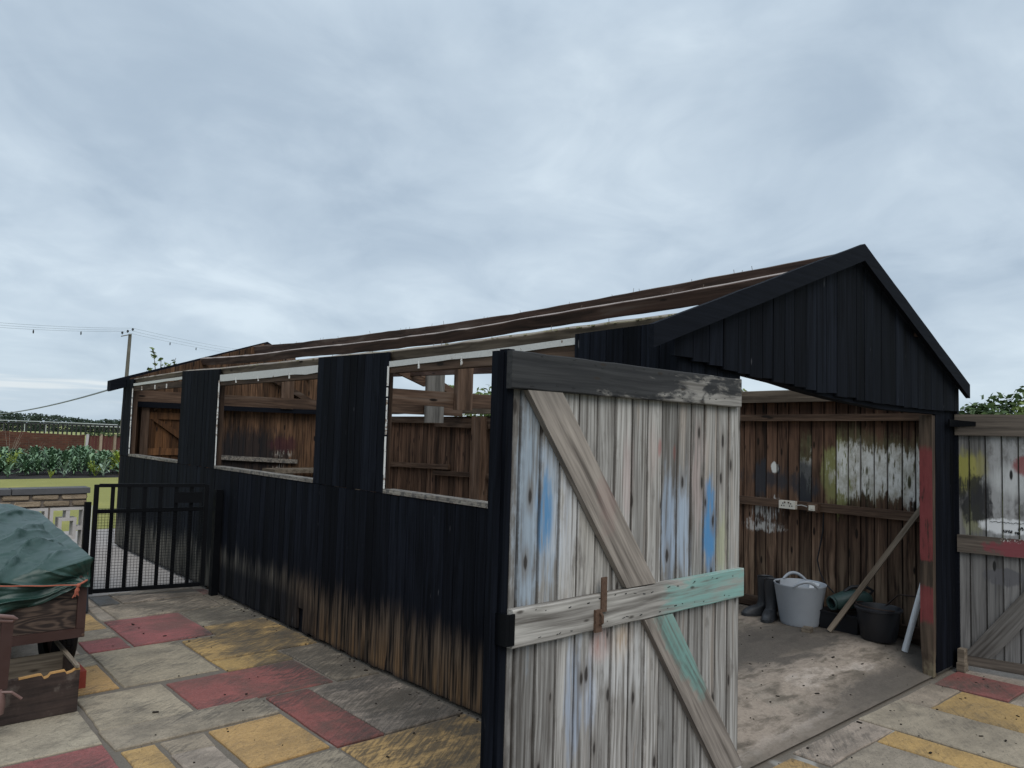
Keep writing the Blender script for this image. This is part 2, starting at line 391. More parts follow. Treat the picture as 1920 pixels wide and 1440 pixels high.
def m_rear(nt):
    c, h = brown((.014, .008, .005), (.150, .082, .046), Z)(nt)
    x, y, z = nt.xyz(nt.pos())
    st = nt.noise(nt.vec(x * 30.0, 0.0, z * 4.0), 1.0, 4, .65)
    dk = patch(nt, 1.72, 1.20, x, z, .62, .36, .4, .45, st)
    c = nt.mix(dk * .85, c, (.010, .011, .014))
    c = nt.mix(patch(nt, 2.25, 1.33, x, z, .22, .10, .4, .5, st) * .7, c, (.055, .018, .022))
    wh = nt.math('MAXIMUM', patch(nt, 2.25, 1.19, x, z, .22, .09, .2, .9, st), patch(nt, 2.15, 1.0, x, z, .16, .10, .2, .9, st))
    return nt.mix(wh * nt.sm(st, .52, .6) * .8, c, (.42, .40, .37)), h
M_REAR = material('rear_boards', m_rear, .8, .2, bump=.3)
def m_leaf(nt):
    """weathered grey boards of the near door leaf with old paint"""
    f, b, kd, a, p, r = grain(nt, Z, 0, 80, 1.8)
    x, y, z = nt.xyz(p)
    r2 = nt.math('FRACT', r * 7.31); r3 = nt.math('FRACT', r * 23.7)
    k = nt.sm(f * .80 + b * .22, .30, .74)
    c = nt.mix(k, (.125, .112, .100), (.505, .490, .468))
    c = nt.mix(nt.sm(b, .52, .68) * nt.sm(r2, .2, .9) * .7, c, nt.mix(k, (.14, .115, .095), (.42, .35, .295)))
    c = nt.scalec(c, .58 + r3 * .62)
    st = nt.noise(nt.vec(x * 55.0, y, z * 3.0 + r * 30.0), 1.0, 3, .6)
    s2 = nt.noise(nt.vec(x * 16.0, y, z * 6.0 + r * 10.0), 1.0, 4, .65)
    sr = st * .55 + s2 * .45
    # dark weather streaks
    c = nt.mix(nt.sm(s2, .56, .72) * .50, c, (.100, .086, .075))
    c = nt.mix(nt.sm(f, .66, .76) * .55, c, (.070, .060, .052))
    def P(col, cu, cv, ru, rv, s=.3, am=.6, o=.8):
        nonlocal c
        c = nt.mix(patch(nt, cu, cv, x, z, ru, rv, s + .12, am * 1.3, sr) * o * nt.sm(f * .5 + st * .5, .36, .54, .12, 1.0), c, col)
    P((.33, .41, .50), -.945, 1.36, .062, .40, .35, .7, .72)
    P((.36, .43, .52), -.845, 1.33, .060, .26, .35, .9, .70)
    P((.085, .225, .415), -.862, 1.32, .034, .125, .25, .5, .95)
    P((.50, .54, .60), -.735, 1.30, .060, .20, .4, .9, .65)
    P((.50, .47, .43), -.64, 1.20, .10, .30, .4, 1.0, .5)
    P((.33, .42, .55), -.130, 1.20, .052, .20, .35, .6, .74)
    P((.34, .43, .55), -.026, 1.21, .052, .22, .35, .6, .74)
    P((.070, .215, .42), .171, 1.19, .050, .215, .16, .5, .97)
    P((.36, .38, .22), .268, 1.11, .045, .12, .4, .8, .6)
    P((.42, .32, .29), -.245, 1.52, .030, .12, .5, .8, .4)
    P((.30, .10, .09), -.196, 1.555, .010, .030, .5, .8, .6)
    P((.26, .08, .07), -.095, 1.535, .008, .030, .5, .8, .6)
    P((.44, .34, .32), .075, 1.45, .045, .20, .5, .9, .5)
    P((.36, .24, .23), -.40, 1.42, .030, .14, .5, .8, .45)
    P((.31, .38, .50), -.690, .61, .045, .19, .35, .7, .70)
    P((.38, .45, .58), -.600, .62, .030, .12, .4, .9, .6)
    P((.46, .26, .22), -.54, .795, .050, .06, .4, .6, .7)
    P((.46, .33, .22), -.42, .79, .055, .07, .4, .6, .65)
    P((.60, .60, .60), -.42, .70, .17, .12, .5, 1.1, .55)
    # elongated knots with a grey halo
    kn = nt.voro(nt.vec(x * 10.0 + r * 21.0, z * 3.2 + r * 17.0, 0.0), 1.0, 1.0, dims='2D')
    kn = kn + (s2 - .5) * .16
    kg = nt.sm(nt.noise(nt.vec(x * 5.0 + 3.0, z * 1.6 + r * 40.0, 0.0), 1.0, 1, .5), .36, .50)
    kn = kn + (1.0 - kg) * .4 + (f - .5) * .08
    c = nt.mix(nt.sm(kn, .10, .30, .60, 0.0), c, (.16, .145, .132))
    c = nt.mix(nt.sm(kn, .05, .12, .95, 0.0), c, (.035, .030, .027))
    gx = nt.gen()[0]
    ed = nt.sm((gx - .5).abs() + (s2 - .5) * .10, .40, .50)
    c = nt.mix(ed * .80, c, (.045, .038, .033))
    # boards darker towards the black edge
    c = nt.mix(nt.sm(x, -.93, -1.0) * .6 * nt.sm(s2, .3, .6), c, (.05, .043, .038))
    c = nt.mix(nt.sm(z, 1.70, 1.78) * .6, c, (.10, .095, .09))
    return c, f * .8 + b * .5 - nt.sm(kn, .05, .14, .6, 0.0)
M_LEAF = material('weathered_door_boards', m_leaf, .82, .2, bump=.5, bdist=.003)

def m_rail(nt):
    f, b, kd, a, p, r = grain(nt, (1, 0, 0), 0, 60, 1.8)
    x, y, z = nt.xyz(p)
    k = nt.sm(f * .6 + b * .55, .33, .82)
    c = nt.mix(k, (.085, .075, .066), (.50, .475, .44))
    s2 = nt.noise(nt.vec(x * 5.0, y * 5.0, z * 16.0), 1.0, 5, .65, .4)
    # tar stained top rail
    c = nt.mix(nt.sm(z, 1.6, 1.7) * .45, c, nt.mix(f, (.04, .038, .036), (.26, .25, .235)))
    tar = nt.sm(z, 1.6, 1.7) * nt.sm(x * .80 + (s2 - .5) * 2.6 - (z - 1.82) * 3.0, .22, -.16)
    c = nt.mix(tar * .95, c, nt.mix(f, (.006, .007, .009), (.045, .046, .049)))
    # teal paint on the middle rail
    te = patch(nt, .17, .94, x, z, .42, .10, .22, .45, s2) * nt.sm(x, -.25, -.17)
    c = nt.mix(te * .85 * nt.sm(f * .6 + s2 * .4, .36, .58, .15, 1.0), c, nt.mix(s2, (.10, .26, .24), (.24, .42, .385)))
    kn = nt.voro(nt.vec(x * 2.4, z * 7.0, 0.0), 1.0, 1.0, dims='2D') + (s2 - .5) * .06
    c = nt.mix(nt.sm(kn, .015, .06, .8, 0.0), c, (.035, .028, .023))
    return c, f * .8 + b * .5
M_RAIL = material('door_rail_wood', m_rail, .82, .2, bump=.5, bdist=.003)
BD1 = Vector((.56, 0, -.757)).normalized(); BD2 = Vector((.535, 0, -.735)).normalized()
def m_brace(nt):
    f, b, kd, a, p, r = grain(nt, tuple(BD1), 0, 55, 1.6)
    x, y, z = nt.xyz(p)
    k = nt.sm(f * .6 + b * .55, .33, .82)
    c = nt.mix(k, (.070, .058, .050), (.37, .325, .285))
    s2 = nt.noise(nt.vec(x * 9.0, y, z * 7.0), 1.0, 4, .65)
    te = patch(nt, -.06, .72, x + (z - .72) * .70, z, .085, .22, .3, .5, s2) * nt.sm(z, .91, .87)
    c = nt.mix(te * .85 * nt.sm(f * .6 + s2 * .4, .36, .58, .2, 1.0), c, nt.mix(s2, (.09, .23, .21), (.22, .38, .345)))
    c = nt.mix(patch(nt, -.55, 1.36, x, z, .05, .10, .5, .7, s2) * .14, c, (.30, .12, .12))
    c = nt.mix(nt.sm(z, 1.62, 1.80) * .4, c, (.09, .085, .08))
    return c, f * .8 + b * .5
M_BRACE = material('door_brace_wood', m_brace, .82, .2, bump=.5, bdist=.003)

RD = Vector((.1987, -.9801, 0)); RP = Vector((3.38, -.05, 0)); RN = Vector((-.9801, -.1987, 0))
def m_leaf2(nt):
    f, b, kd, a, p, r = grain(nt, Z, 0, 70, 1.8)
    z = nt.xyz(p)[2]; u = nt.dot(nt.vmath('SUBTRACT', p, tuple(RP)), tuple(RD))
    k = nt.sm(f * .6 + b * .55, .32, .82)
    c = nt.mix(k, (.055, .053, .052), (.205, .202, .200))
    c = nt.scalec(c, .8 + r * .4)
    st = nt.noise(nt.vec(u * 50.0, 0.0, z * 3.5 + r * 30.0), 1.0, 3, .6)
    s2 = nt.noise(nt.vec(u * 13.0, 0.0, z * 7.0), 1.0, 5, .65, .3)
    sr = st * .35 + s2 * .65
    def P(col, cu, cv, ru, rv, s=.25, am=.5, o=.85):
        nonlocal c
        c = nt.mix(patch(nt, cu, cv, u, z, ru, rv, s, am, sr) * o, c, col)
    up_ = nt.sm(z, .93, .96)
    c = nt.mix(up_ * nt.sm(u, .10, .2) * nt.sm(s2, .32, .58) * .65, c, (.40, .41, .42))
    P((.27, .26, .065), .02, 1.40, .075, .16, .3, .4, .9)
    P((.30, .28, .10), .10, 1.44, .05, .10, .5, .6, .6)
    P((.24, .25, .12), .06, 1.08, .06, .10, .5, .8, .5)
    P((.022, .023, .026), .085, 1.22, .115, .16, .25, .6, .92)
    P((.55, .57, .58), .30, 1.36, .12, .10, .5, .7, .6)
    P((.22, .075, .075), .36, 1.47, .05, .06, .3, .5, .9)
    P((.62, .64, .66), .27, 1.035, .155, .055, .16, .35, .95)
    P((.10, .10, .11), .25, .685, .12, .06, .15, .4, .85)
    drip = nt.sm(nt.noise(nt.vec(u * 95.0, 0.0, z * .8), 1.0, 1, .5), .50, .60) * nt.sm(z, .40, .62) * nt.sm(z, .70, .66) * nt.sm(u, .14, .16)
    c = nt.mix(drip * .75, c, (.07, .07, .075))
    c = nt.mix(nt.sm(kd, .09, .15, 1.0, 0.0), c, (.02, .02, .02))
    gx = nt.gen()[1]
    c = nt.mix(nt.sm((gx - .5).abs() + (s2 - .5) * .10, .41, .50) * .75, c, (.028, .026, .025))
    return c, f * .7 + b * .4
M_LEAF2 = material('far_door_boards', m_leaf2, .8, .2, bump=.45, bdist=.003)
def m_rail2(nt, gd_=None):
    f, b, kd, a, p, r = grain(nt, tuple(gd_ or RD), 0, 60, 1.8)
    z = nt.xyz(p)[2]; u = nt.dot(nt.vmath('SUBTRACT', p, tuple(RP)), tuple(RD))
    c = nt.mix(nt.sm(f * .6 + b * .55, .32, .82), (.034, .029, .025), (.150, .125, .105) if gd_ is None else (.175, .168, .160))
    s2 = nt.noise(nt.vec(u * 12.0, 0.0, z * 12.0), 1.0, 4, .65)
    c = nt.mix(patch(nt, .34, .885, u, z, .20, .055, .3, .5, s2) * .85, c, (.20, .048, .060))
    wr = nt.sm(nt.noise(nt.vec(u * 90.0, 0.0, z * 60.0), 1.0, 2, .6), .55, .60) * nt.sm(u, .22, .25) * nt.sm(z, .925, .935) * nt.sm(z, 1.1, 1.0)
    c = nt.mix(wr * .7, c, (.5, .48, .46))
    return c, f * .7 + b * .4
M_RAIL2 = material('far_door_rails', m_rail2, .8, .2, bump=.45, bdist=.003)

BR2 = (RD * .53 + Vector((0, 0, .72))).normalized()
M_BRACE2 = material('far_door_brace', lambda nt: m_rail2(nt, BR2), .8, .2, bump=.45, bdist=.003)
def m_white(nt):
    p = nt.pos(); n = nt.noise(p, 14, 5, .65); n2 = nt.noise(p, 60, 3, .6)
    chip = nt.sm(n * .6 + n2 * .4, .52, .58)
    c = nt.mix(n2, (.56, .56, .55), (.74, .74, .73))
    return nt.mix(chip, c, (.20, .15, .115)), 1.0 - chip
M_WHITE = material('flaking_white_paint', m_white, .55, .35, bump=.4, bdist=.003)
M_WHITE2 = material('head_white_paint', lambda nt: (lambda n, n2: (nt.mix(nt.sm(n * .6 + n2 * .4, .60, .66), nt.mix(n2, (.40, .40, .39), (.56, .56, .55)), (.16, .12, .095)), n2))(nt.noise(nt.pos(), 14, 5, .65), nt.noise(nt.pos(), 60, 3, .6)), .6, .3, bump=.4)
def m_sill(nt):
    f, b, kd, a, p, r = grain(nt, (0, 1, 0), 0, 60, 2.0)
    n = nt.noise(p, 16, 4, .7); z = nt.xyz(p)[2]
    c = nt.mix(nt.sm(f * .5 + n * .6, .35, .75), (.065, .055, .045), (.36, .33, .29))
    c = nt.mix(nt.sm(n, .46, .58) * .8, c, (.030, .030, .033))
    return c, f + n
M_SILL = material('weathered_sill', m_sill, .85, .2, bump=.5)

def m_post(nt):
    f, b, kd, a, p, r = grain(nt, Z, 0, 55, 1.8)
    x, y, z = nt.xyz(p)
    c = nt.mix(nt.sm(f * .6 + b * .5, .35, .8), (.020, .015, .012), (.105, .076, .056))
    s2 = nt.noise(nt.vec(x * 9, y * 20, z * 8.0), 1.0, 4, .6)
    e = z + (s2 - .5) * .12
    red = nt.math('MAXIMUM', nt.sm(e, .77, .80) * nt.sm(e, 1.62, 1.54), nt.sm(e, .35, .39) * nt.sm(e, .62, .59)) * nt.sm(nt.xyz(nt.nrm())[0] * -1.0, .3, .6)
    c = nt.mix(red * .85 * nt.sm(s2 * .5 + f * .5, .34, .46), c, nt.mix(s2, (.10, .020, .022), (.235, .055, .058)))
    c = nt.mix(nt.sm(z, .25, .0) * nt.sm(s2, .45, .6) * .7, c, (.20, .17, .11))
    return c, f + b
M_POST = material('door_post_wood', m_post, .8, .2, bump=.45)

def m_slab(nt):
    p = nt.pos(); x, y, z = nt.xyz(p); r = nt.rand(); oc = nt.ocol()
    n1 = nt.noise(nt.vec(x + r * 40, y, z), 5.0, 5, .62); n2 = nt.noise(p, 190.0, 2, .6); n3 = nt.noise(p, 45.0, 4, .65)
    n4 = nt.noise(nt.vec(x * 9.0 + r * 20, y * 26.0, r * 5.0), 1.0, 5, .68, .6)
    n6 = nt.noise(p, 85.0, 3, .75)
    c = nt.scalec(oc, nt.math('MAXIMUM', .15, -.42 + n1 * .56 + n2 * .50 + n3 * .70 + n4 * .62 + n6 * .55))
    # scraped, dirty streaks running along the riven surface
    a = x * .80 + y * .60; bq = y * .80 - x * .60
    wq = nt.noise(p, 3.0, 2, .5)
    st = nt.noise(nt.vec(a * 5.0 + wq * 3.0, bq * 60.0 + r * 30.0, 0.0), 1.0, 6, .68)
    st2 = nt.noise(nt.vec(x * 4.5 + 3.0, y * 30.0 + wq * 6.0, r * 9.0), 1.0, 3, .6)
    area = nt.noise(nt.vec(x, y, 3.3), 1.9, 4, .6)
    near = nt.sm(x, -1.1, -.15) * nt.sm(x, .3, .1) 
    heavy = nt.sm(near * .22 + area, .42, .70)
    mk = nt.sm(st * .62 + st2 * .38 + heavy * .09, .50, .64) * (.30 + heavy * .62)
    line = nt.sm(nt.math('ABSOLUTE', nt.noise(nt.vec(a * 2.2, bq * 24.0 + r * 40.0, 0.0), 1.0, 3, .6, .8) - .5), .0, .012, 1.0, 0.0) * nt.sm(n4, .48, .60)
    mk = nt.math('MAXIMUM', mk, line * .75)
    c = nt.mix(mk * .80, c, (.040, .037, .034))
    soot = nt.sm(near * .30 + nt.noise(nt.vec(x * 2.2, y * 2.2, 8.0), 1.0, 5, .65), .66, .92) * .70
    c = nt.mix(soot, c, (.045, .041, .037))
    front = nt.sm(x, 1.0, 2.2) * nt.sm(y, -1.3, -.05)
    c = nt.mix(front * nt.sm(area * .6 + n3 * .4, .42, .60) * .45, c, (.090, .075, .060))
    # grime lying in patches
    gr = nt.noise(nt.vec(x, y, 11.0), 2.6, 6, .68, .4)
    c = nt.mix(nt.sm(gr + near * .06, .44, .66) * (.42 + near * .3), c, (.070, .059, .047))
    # pale grains and small dark pits
    sp2 = nt.noise(p, 330.0, 1, .5)
    c = nt.mix(nt.sm(sp2, .66, .74) * .35, c, (.52, .50, .46))
    c = nt.mix(nt.sm(nt.noise(p, 70.0, 3, .7), .62, .68) * .65, c, (.035, .031, .027))
    return c, n2 * .4 + n3 * .8 + st * .5 + n4 * 1.2, nt.sm(n1, .3, .7, .62, .85)
M_SLAB = material('riven_paving', m_slab, .75, .28, bump=.7, bdist=.004)
M_MORTAR = material('mortar_joint', lambda nt: (nt.mix(nt.sm(nt.noise(nt.pos(), 1.7, 3, .6), .60, .66) * .7, nt.scalec((.145, .126, .105), .55 + nt.noise(nt.pos(), 120, 3, .6) * .8), (.33, .32, .30)), nt.noise(nt.pos(), 120, 3, .6)), .9, .2, bump=.6)

def m_floor(nt):
    p = nt.pos(); x, y, z = nt.xyz(p)
    n1 = nt.noise(p, 2.2, 6, .65, .3); n2 = nt.noise(p, 60, 4, .65); n3 = nt.noise(nt.vec(x * 3.0, y * 9.0, 0.0), 1.0, 5, .65, .4)
    c = nt.mix(n2, (.165, .132, .104), (.355, .295, .242))
    c = nt.mix(nt.sm(n1, .50, .62), c, nt.mix(n2, (.15, .125, .10), (.29, .25, .205)))
    n5 = nt.noise(nt.vec(x * 7.0, y * 16.0, 2.0), 1.0, 6, .72, .5)
    c = nt.mix(nt.sm(n5, .48, .66) * .6, c, (.11, .090, .070))
    c = nt.mix(nt.sm(n3 + (n1 - .5) * .5, .46, .66) * .80, c, (.078, .064, .050))
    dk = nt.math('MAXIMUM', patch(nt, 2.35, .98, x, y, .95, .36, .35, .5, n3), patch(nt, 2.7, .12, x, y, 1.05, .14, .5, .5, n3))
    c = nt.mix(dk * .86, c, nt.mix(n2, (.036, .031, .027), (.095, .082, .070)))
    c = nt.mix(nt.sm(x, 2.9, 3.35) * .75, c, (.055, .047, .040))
    pale = nt.math('MAXIMUM', patch(nt, 2.02, .40, x, y, .22, .09, .18, .7, n3), patch(nt, 2.55, .33, x, y, .16, .05, .2, .9, n3))
    pale = nt.math('MAXIMUM', pale, patch(nt, 1.15, .10, x, y, .50, .035, .5, .7, n3))
    c = nt.mix(pale * .50 * nt.sm(n5, .36, .56, 1.0, .25), c, nt.mix(n2, (.34, .29, .25), (.50, .44, .39)))
    lp = nt.sm(y + (n5 - .5) * .20, .16, .02); c = nt.mix(lp * .55, c, (.10, .085, .070))
    c = nt.mix(nt.sm(nt.noise(p, 110.0, 3, .65), .62, .70) * .5, c, (.05, .043, .036))
    return c, n2 + n1 * .5
M_FLOOR = material('old_concrete', m_floor, .85, .25, bump=.5, bdist=.004)

def m_lawn(nt):
    p = nt.pos(); x, y, z = nt.xyz(p)
    n1 = nt.noise(p, .8, 5, .6); n2 = nt.noise(nt.vec(x * 30, y * 30, 0.0), 1.0, 3, .7)
    c = nt.mix(n1 * .6 + n2 * .4, (.165, .170, .045), (.300, .285, .100))
    return nt.mix(nt.sm(n1, .55, .7) * .5, c, (.33, .30, .09)), n2
M_LAWN = material('short_lawn', m_lawn, .9, .15, bump=.8, bdist=.02)
M_PATH = material('gravel_path', lambda nt: (nt.mix(nt.noise(nt.pos(), 90, 3, .7), (.16, .14, .13), (.46, .43, .41)), nt.noise(nt.pos(), 90, 3, .7)), .9, .2, bump=.6)
M_SOIL = material('dark_soil', lambda nt: (nt.mix(nt.noise(nt.pos(), 25, 5, .7), (.012, .011, .012), (.050, .045, .044)), nt.noise(nt.pos(), 25, 5, .7)), .95, .15, bump=1.0, bdist=.02)
M_FIELD = material('field_grass', lambda nt: nt.mix(nt.noise(nt.pos(), .05, 5, .6), (.17, .20, .060), (.36, .35, .16)), .9, .1)

M_STEEL_BLACK = flat('black_gate_paint', (.0018, .0023, .0036), .55, .12, var=.3)
M_RUST = material('rusty_iron', lambda nt: (nt.mix(nt.noise(nt.pos(), 90, 5, .7), (.026, .015, .011), (.165, .100, .068)), nt.noise(nt.pos(), 90, 5, .7)), .85, .25, bump=.6)
M_NAIL = flat('old_nail_iron', (.10, .075, .06), .7, .3)
M_TRAILER = flat('brown_trailer_paint', (.047, .023, .019), .5, .4, var=.25, sc=14)
def m_tplank(nt):
    p = nt.pos(); x, y, z = nt.xyz(p)
    # cathedral grain
    ww = nt.noise(nt.vec(x * 2.4, 0.0, z * 11.0), 1.0, 2, .5, .4)
    rg = nt.math('SINE', ww * 58.0 + x * 3.0)
    f = nt.noise(nt.vec(x * 6, y * 60, z * 90), 1.0, 3, .6)
    c = nt.mix(nt.sm(rg * .22 + f, .22, .95), (.020, .013, .011), (.105, .072, .054))
    return nt.mix(nt.sm(f, .66, .75) * .5, c, (.24, .19, .12)), f
M_TPLANK = material('trailer_plank_wood', m_tplank, .6, .35, bump=.3)
def m_tarp(nt):
    p = nt.pos(); n = nt.noise(p, 5, 4, .6); x, y, z = nt.xyz(p)
    cr_ = nt.math('ABSOLUTE', nt.noise(nt.vec(x * 2.2 + z * 2.4, y * 2.0, z * 5.0 - x * 1.6), 1.0, 2, .45, .5) - .5)
    c2_ = nt.math('ABSOLUTE', nt.noise(nt.vec(x * 6.0, y * 4.0, z * 9.0), 1.0, 1, .5, .4) - .5)
    c = nt.mix(n, (.010, .031, .025), (.020, .056, .045))
    c = nt.mix(nt.sm(nt.noise(p, 22, 5, .7), .58, .72) * .3, c, (.10, .12, .105))
    return c, nt.sm(cr_, .0, .16) * 1.0 + nt.sm(c2_, .0, .14) * .22
M_TARP = material('green_tarpaulin', m_tarp, .40, .42, bump=.6, bdist=.020)
M_ROPE = flat('orange_twine', (.36, .115, .075), .8, .2, var=.3, sc=80)
M_RUBBER = flat('black_rubber', (.010, .010, .011), .65, .3, var=.3)
def m_crate(nt):
    f, b, kd, a, p, r = grain(nt, (1, 0, 0), 0, 50, 1.6)
    n = nt.noise(p, 7, 5, .65); z = nt.xyz(p)[2]
    c = nt.mix(nt.sm(f * .6 + n * .5, .3, .8), (.009, .006, .006), (.060, .040, .034))
    c = nt.mix(nt.sm(n, .56, .68) * .6, c, (.13, .11, .095))
    return c, f
M_CRATE = material('dark_crate_wood', m_crate, .55, .35, bump=.35)
M_RAWEDGE = flat('splintered_wood', (.40, .23, .09), .8, .2, var=.5, sc=60)
M_CRATE_IN = material('crate_inside_wood', brown((.045, .036, .028), (.15, .125, .095), (1, 0, 0)), .85, .15, bump=.3)
M_REDBRICK = flat('red_brick', (.22, .045, .032), .85, .2, var=.3, sc=60)
M_BATTEN = material('batten_wood', brown((.075, .058, .044), (.235, .19, .145), tuple(Vector((.287, -.59, 1.0)).normalized()), knots=False), .85, .15, bump=.3)
M_STICK = material('grey_stick', brown((.085, .068, .052), (.27, .225, .175), (0, 1, 0), knots=False), .85, .15, bump=.3)
M_LEVER = flat('pinkish_lever', (.165, .100, .088), .45, .4)
M_BOLLARD = flat('blue_grey_plastic', (.055, .062, .078), .6, .35)
M_COPING = flat('grey_coping', (.095, .095, .100), .85, .2, var=.45, sc=14)
def m_stone(nt):
    p = nt.pos(); r = nt.rand(); n = nt.noise(p, 130, 3, .7); n1 = nt.noise(p, 16, 3, .6)
    c = nt.mix(n, (.14, .105, .072), (.46, .37, .27)); c = nt.scalec(c, .75 + r * .45)
    return nt.mix(nt.sm(n1, .55, .7) * .4, c, (.12, .10, .085)), n + n1
M_STONE = material('walling_stone', m_stone, .9, .2, bump=.8, bdist=.008)
M_WMORTAR = flat('wall_mortar', (.17, .145, .125), .9, .2, var=.35, sc=40)
M_SCREEN = flat('pale_screen_block', (.47, .45, .44), .85, .2, var=.22, sc=40)
M_GREYTUB = flat('grey_tub_plastic', (.31, .335, .37), .45, .35, var=.14, sc=12)
M_BUCKET = flat('black_bucket_plastic', (.013, .014, .018), .42, .45, var=.2)
M_WELLY = flat('black_rubber_boot', (.022, .024, .028), .48, .4, var=.2)
M_GREENPL = flat('dark_green_plastic', (.018, .040, .037), .45, .4, var=.15)
M_BLACKPL = flat('black_plastic', (.008, .009, .012), .5, .35)
M_PIPE = flat('white_pipe', (.66, .68, .70), .35, .45, var=.08)
M_SOCK = flat('cream_plastic', (.60, .57, .50), .4, .45, var=.10)
M_CABLE = flat('grey_cable', (.33, .32, .31), .6, .3)
M_SLOT = flat('dark_slot', (.02, .02, .02), .6, .3)
M_IRON = flat('dark_iron_bar', (.030, .018, .014), .7, .3, var=.4, sc=50)
M_POLE = material('weathered_pole', brown((.055, .052, .047), (.135, .125, .112), Z, knots=False), .85, .15, bump=.2)
M_WIRE = flat('overhead_wire', (.20, .23, .26), .5, .4)
M_DARK = flat('dark_insulator', (.012, .013, .016), .5, .4)
def m_barcode(nt):
    p = nt.pos(); x, y, z = nt.xyz(p)
    bars = nt.sm(nt.noise(nt.vec(y * 160.0, 0.0, 0.0), 1.0, 0, .5), .49, .51)
    area = nt.sm(z, LBZ + .018, LBZ + .020) * nt.sm(z, LBZ + .055, LBZ + .053) * nt.sm(y, LBY - .043, LBY - .040) * nt.sm(y, LBY + .040, LBY + .037)
    return nt.mix(bars * area, (.80, .81, .82), (.03, .03, .04))
LBZ, LBY = .345, 1.06
M_LABEL = material('white_label', m_barcode, .5, .3)
def m_fence(nt):
    p = nt.pos(); x, y, z = nt.xyz(p)
    s = nt.noise(nt.vec(x * 16.0, y * 4, z * .6), 1.0, 2, .6)
    return nt.mix(s, (.060, .020, .018), (.17, .065, .055)), s
M_FPANEL = material('red_brown_panel', m_fence, .8, .2, bump=.6, bdist=.01)
def m_bwall(nt):
    p = nt.pos(); x, y, z = nt.xyz(p)
    br = nt.new('ShaderNodeTexBrick'); nt.put(br.inputs['Vector'], nt.vec(x, z, 0.0)); br.inputs['Scale'].default_value = 1.0
    br.inputs['Brick Width'].default_value = .225; br.inputs['Row Height'].default_value = .075; br.inputs['Mortar Size'].default_value = .008
    br.inputs['Color1'].default_value = (.15, .050, .030, 1); br.inputs['Color2'].default_value = (.085, .030, .021, 1); br.inputs['Mortar'].default_value = (.12, .085, .060, 1)
    n = nt.noise(p, 1.3, 5, .65); n2 = nt.noise(nt.vec(x * 1.1, y, z * 7), 1.0, 4, .6)
    c = nt.mix(nt.sm(n2, .55, .68) * nt.sm(x, 4.4, 2.8) * .6, E(nt, br.outputs['Color']), (.21, .15, .095))
    return nt.scalec(nt.mix(.25, c, (.085, .06, .045)), .42 + n * .9), n + n2
M_BWALL = material('old_brick_wall', m_bwall, .9, .15, bump=.6, bdist=.02)
def leafmat(name, lo, hi, sp=.3, rough=.55):
    def f(nt):
        p = nt.pos(); n = nt.noise(p, 7.0, 3, .6); n2 = nt.noise(p, 2.0, 2, .5)
        return nt.mix(nt.sm(n * .6 + n2 * .5, .36, .72), lo, hi)
    return material(name, f, rough, sp)
M_CAB = leafmat('cabbage_leaf', (.042, .100, .048), (.170, .265, .150), .35)
M_CAB2 = leafmat('pale_cabbage_leaf', (.11, .18, .12), (.30, .38, .28), .4)
M_YG = leafmat('yellow_green_leaf', (.12, .18, .020), (.30, .36, .055), .3)
M_TREE = leafmat('dark_tree_leaf', (.022, .045, .014), (.075, .120, .040))
M_TREE2 = leafmat('bright_tree_leaf', (.055, .090, .018), (.170, .225, .055))
M_WOODS = leafmat('far_wood_leaf', (.030, .046, .038), (.062, .086, .062), .1, .9)
M_BARK = flat('bark', (.075, .058, .045), .9, .15, var=.4, sc=20)
M_RAILW = flat('white_rail_plastic', (.42, .44, .46), .4, .4)
M_RAILB = flat('black_rail_wood', (.022, .022, .024), .7, .3)
M_MOSS = leafmat('moss_clump', (.10, .10, .045), (.33, .31, .22), .1, .95)
M_DEBRIS = flat('dark_debris', (.022, .018, .015), .9, .15, var=.5, sc=60)
M_STRUCK = flat('slate_piece', (.085, .092, .105), .7, .3)

# ================================================================== SETTING
def sheet(name, x0, x1, y0, y1, z, mat, nx=1, ny=1, fz=None):
    V = []; F = []
    for j in range(ny + 1):
        for i in range(nx + 1):
            x = lerp(x0, x1, i / nx); y = lerp(y0, y1, j / ny)
            V.append((x, y, z if fz is None else fz(x, y)))
    for j in range(ny):
        for i in range(nx):
            a = j * (nx + 1) + i; F.append((a, a + 1, a + nx + 2, a + nx + 1))
    o = mesh(name, V, F, mat, None, False, (0, 0, 0)); o['kind'] = 'structure'; return o
def field_z(x, y):
    return -.09 - .0128 * max(0.0, y - 100.0)
V = []; F = []
for j, y in enumerate((-1500, 100, 300, 600, 2600)):
    for x in (-1800, 0, 2600): V.append((x, y, field_z(x, min(y, 800))))
for j in range(4):
    for i in range(2): a = j * 3 + i; F.append((a, a + 1, a + 4, a + 3))
o = mesh('field', V, F, M_FIELD, None, False, (0, 0, 0)); o['kind'] = 'structure'
sheet('lawn', -30, 60, 5.95, 22.2, -.018, M_LAWN)
sheet('soil_bed', -30, 60, 22.2, 33.5, -.010, M_SOIL, 60, 12, lambda x, y: -.03 + .05 * mnoise.noise(Vector((x * 1.7, y * 1.7, 0))))
sheet('garden_path', -1.3, 6.0, 5.80, 10.6, -.010, M_PATH)
patio = sheet('patio', -9, 12, -9, 5.86, -.012, M_MORTAR)
# interior floor: rises a little behind the threshold
def floor_z(x, y):
    t = max(0.0, min(1.0, (y + .02) / .55)); return .004 + .10 * t * t * (3 - 2 * t) + .004 * mnoise.noise(Vector((x * 2, y * 2, 1)))
sheet('shed_floor', .06, 3.55, .015, 8.8, 0, M_FLOOR, 24, 90, floor_z)

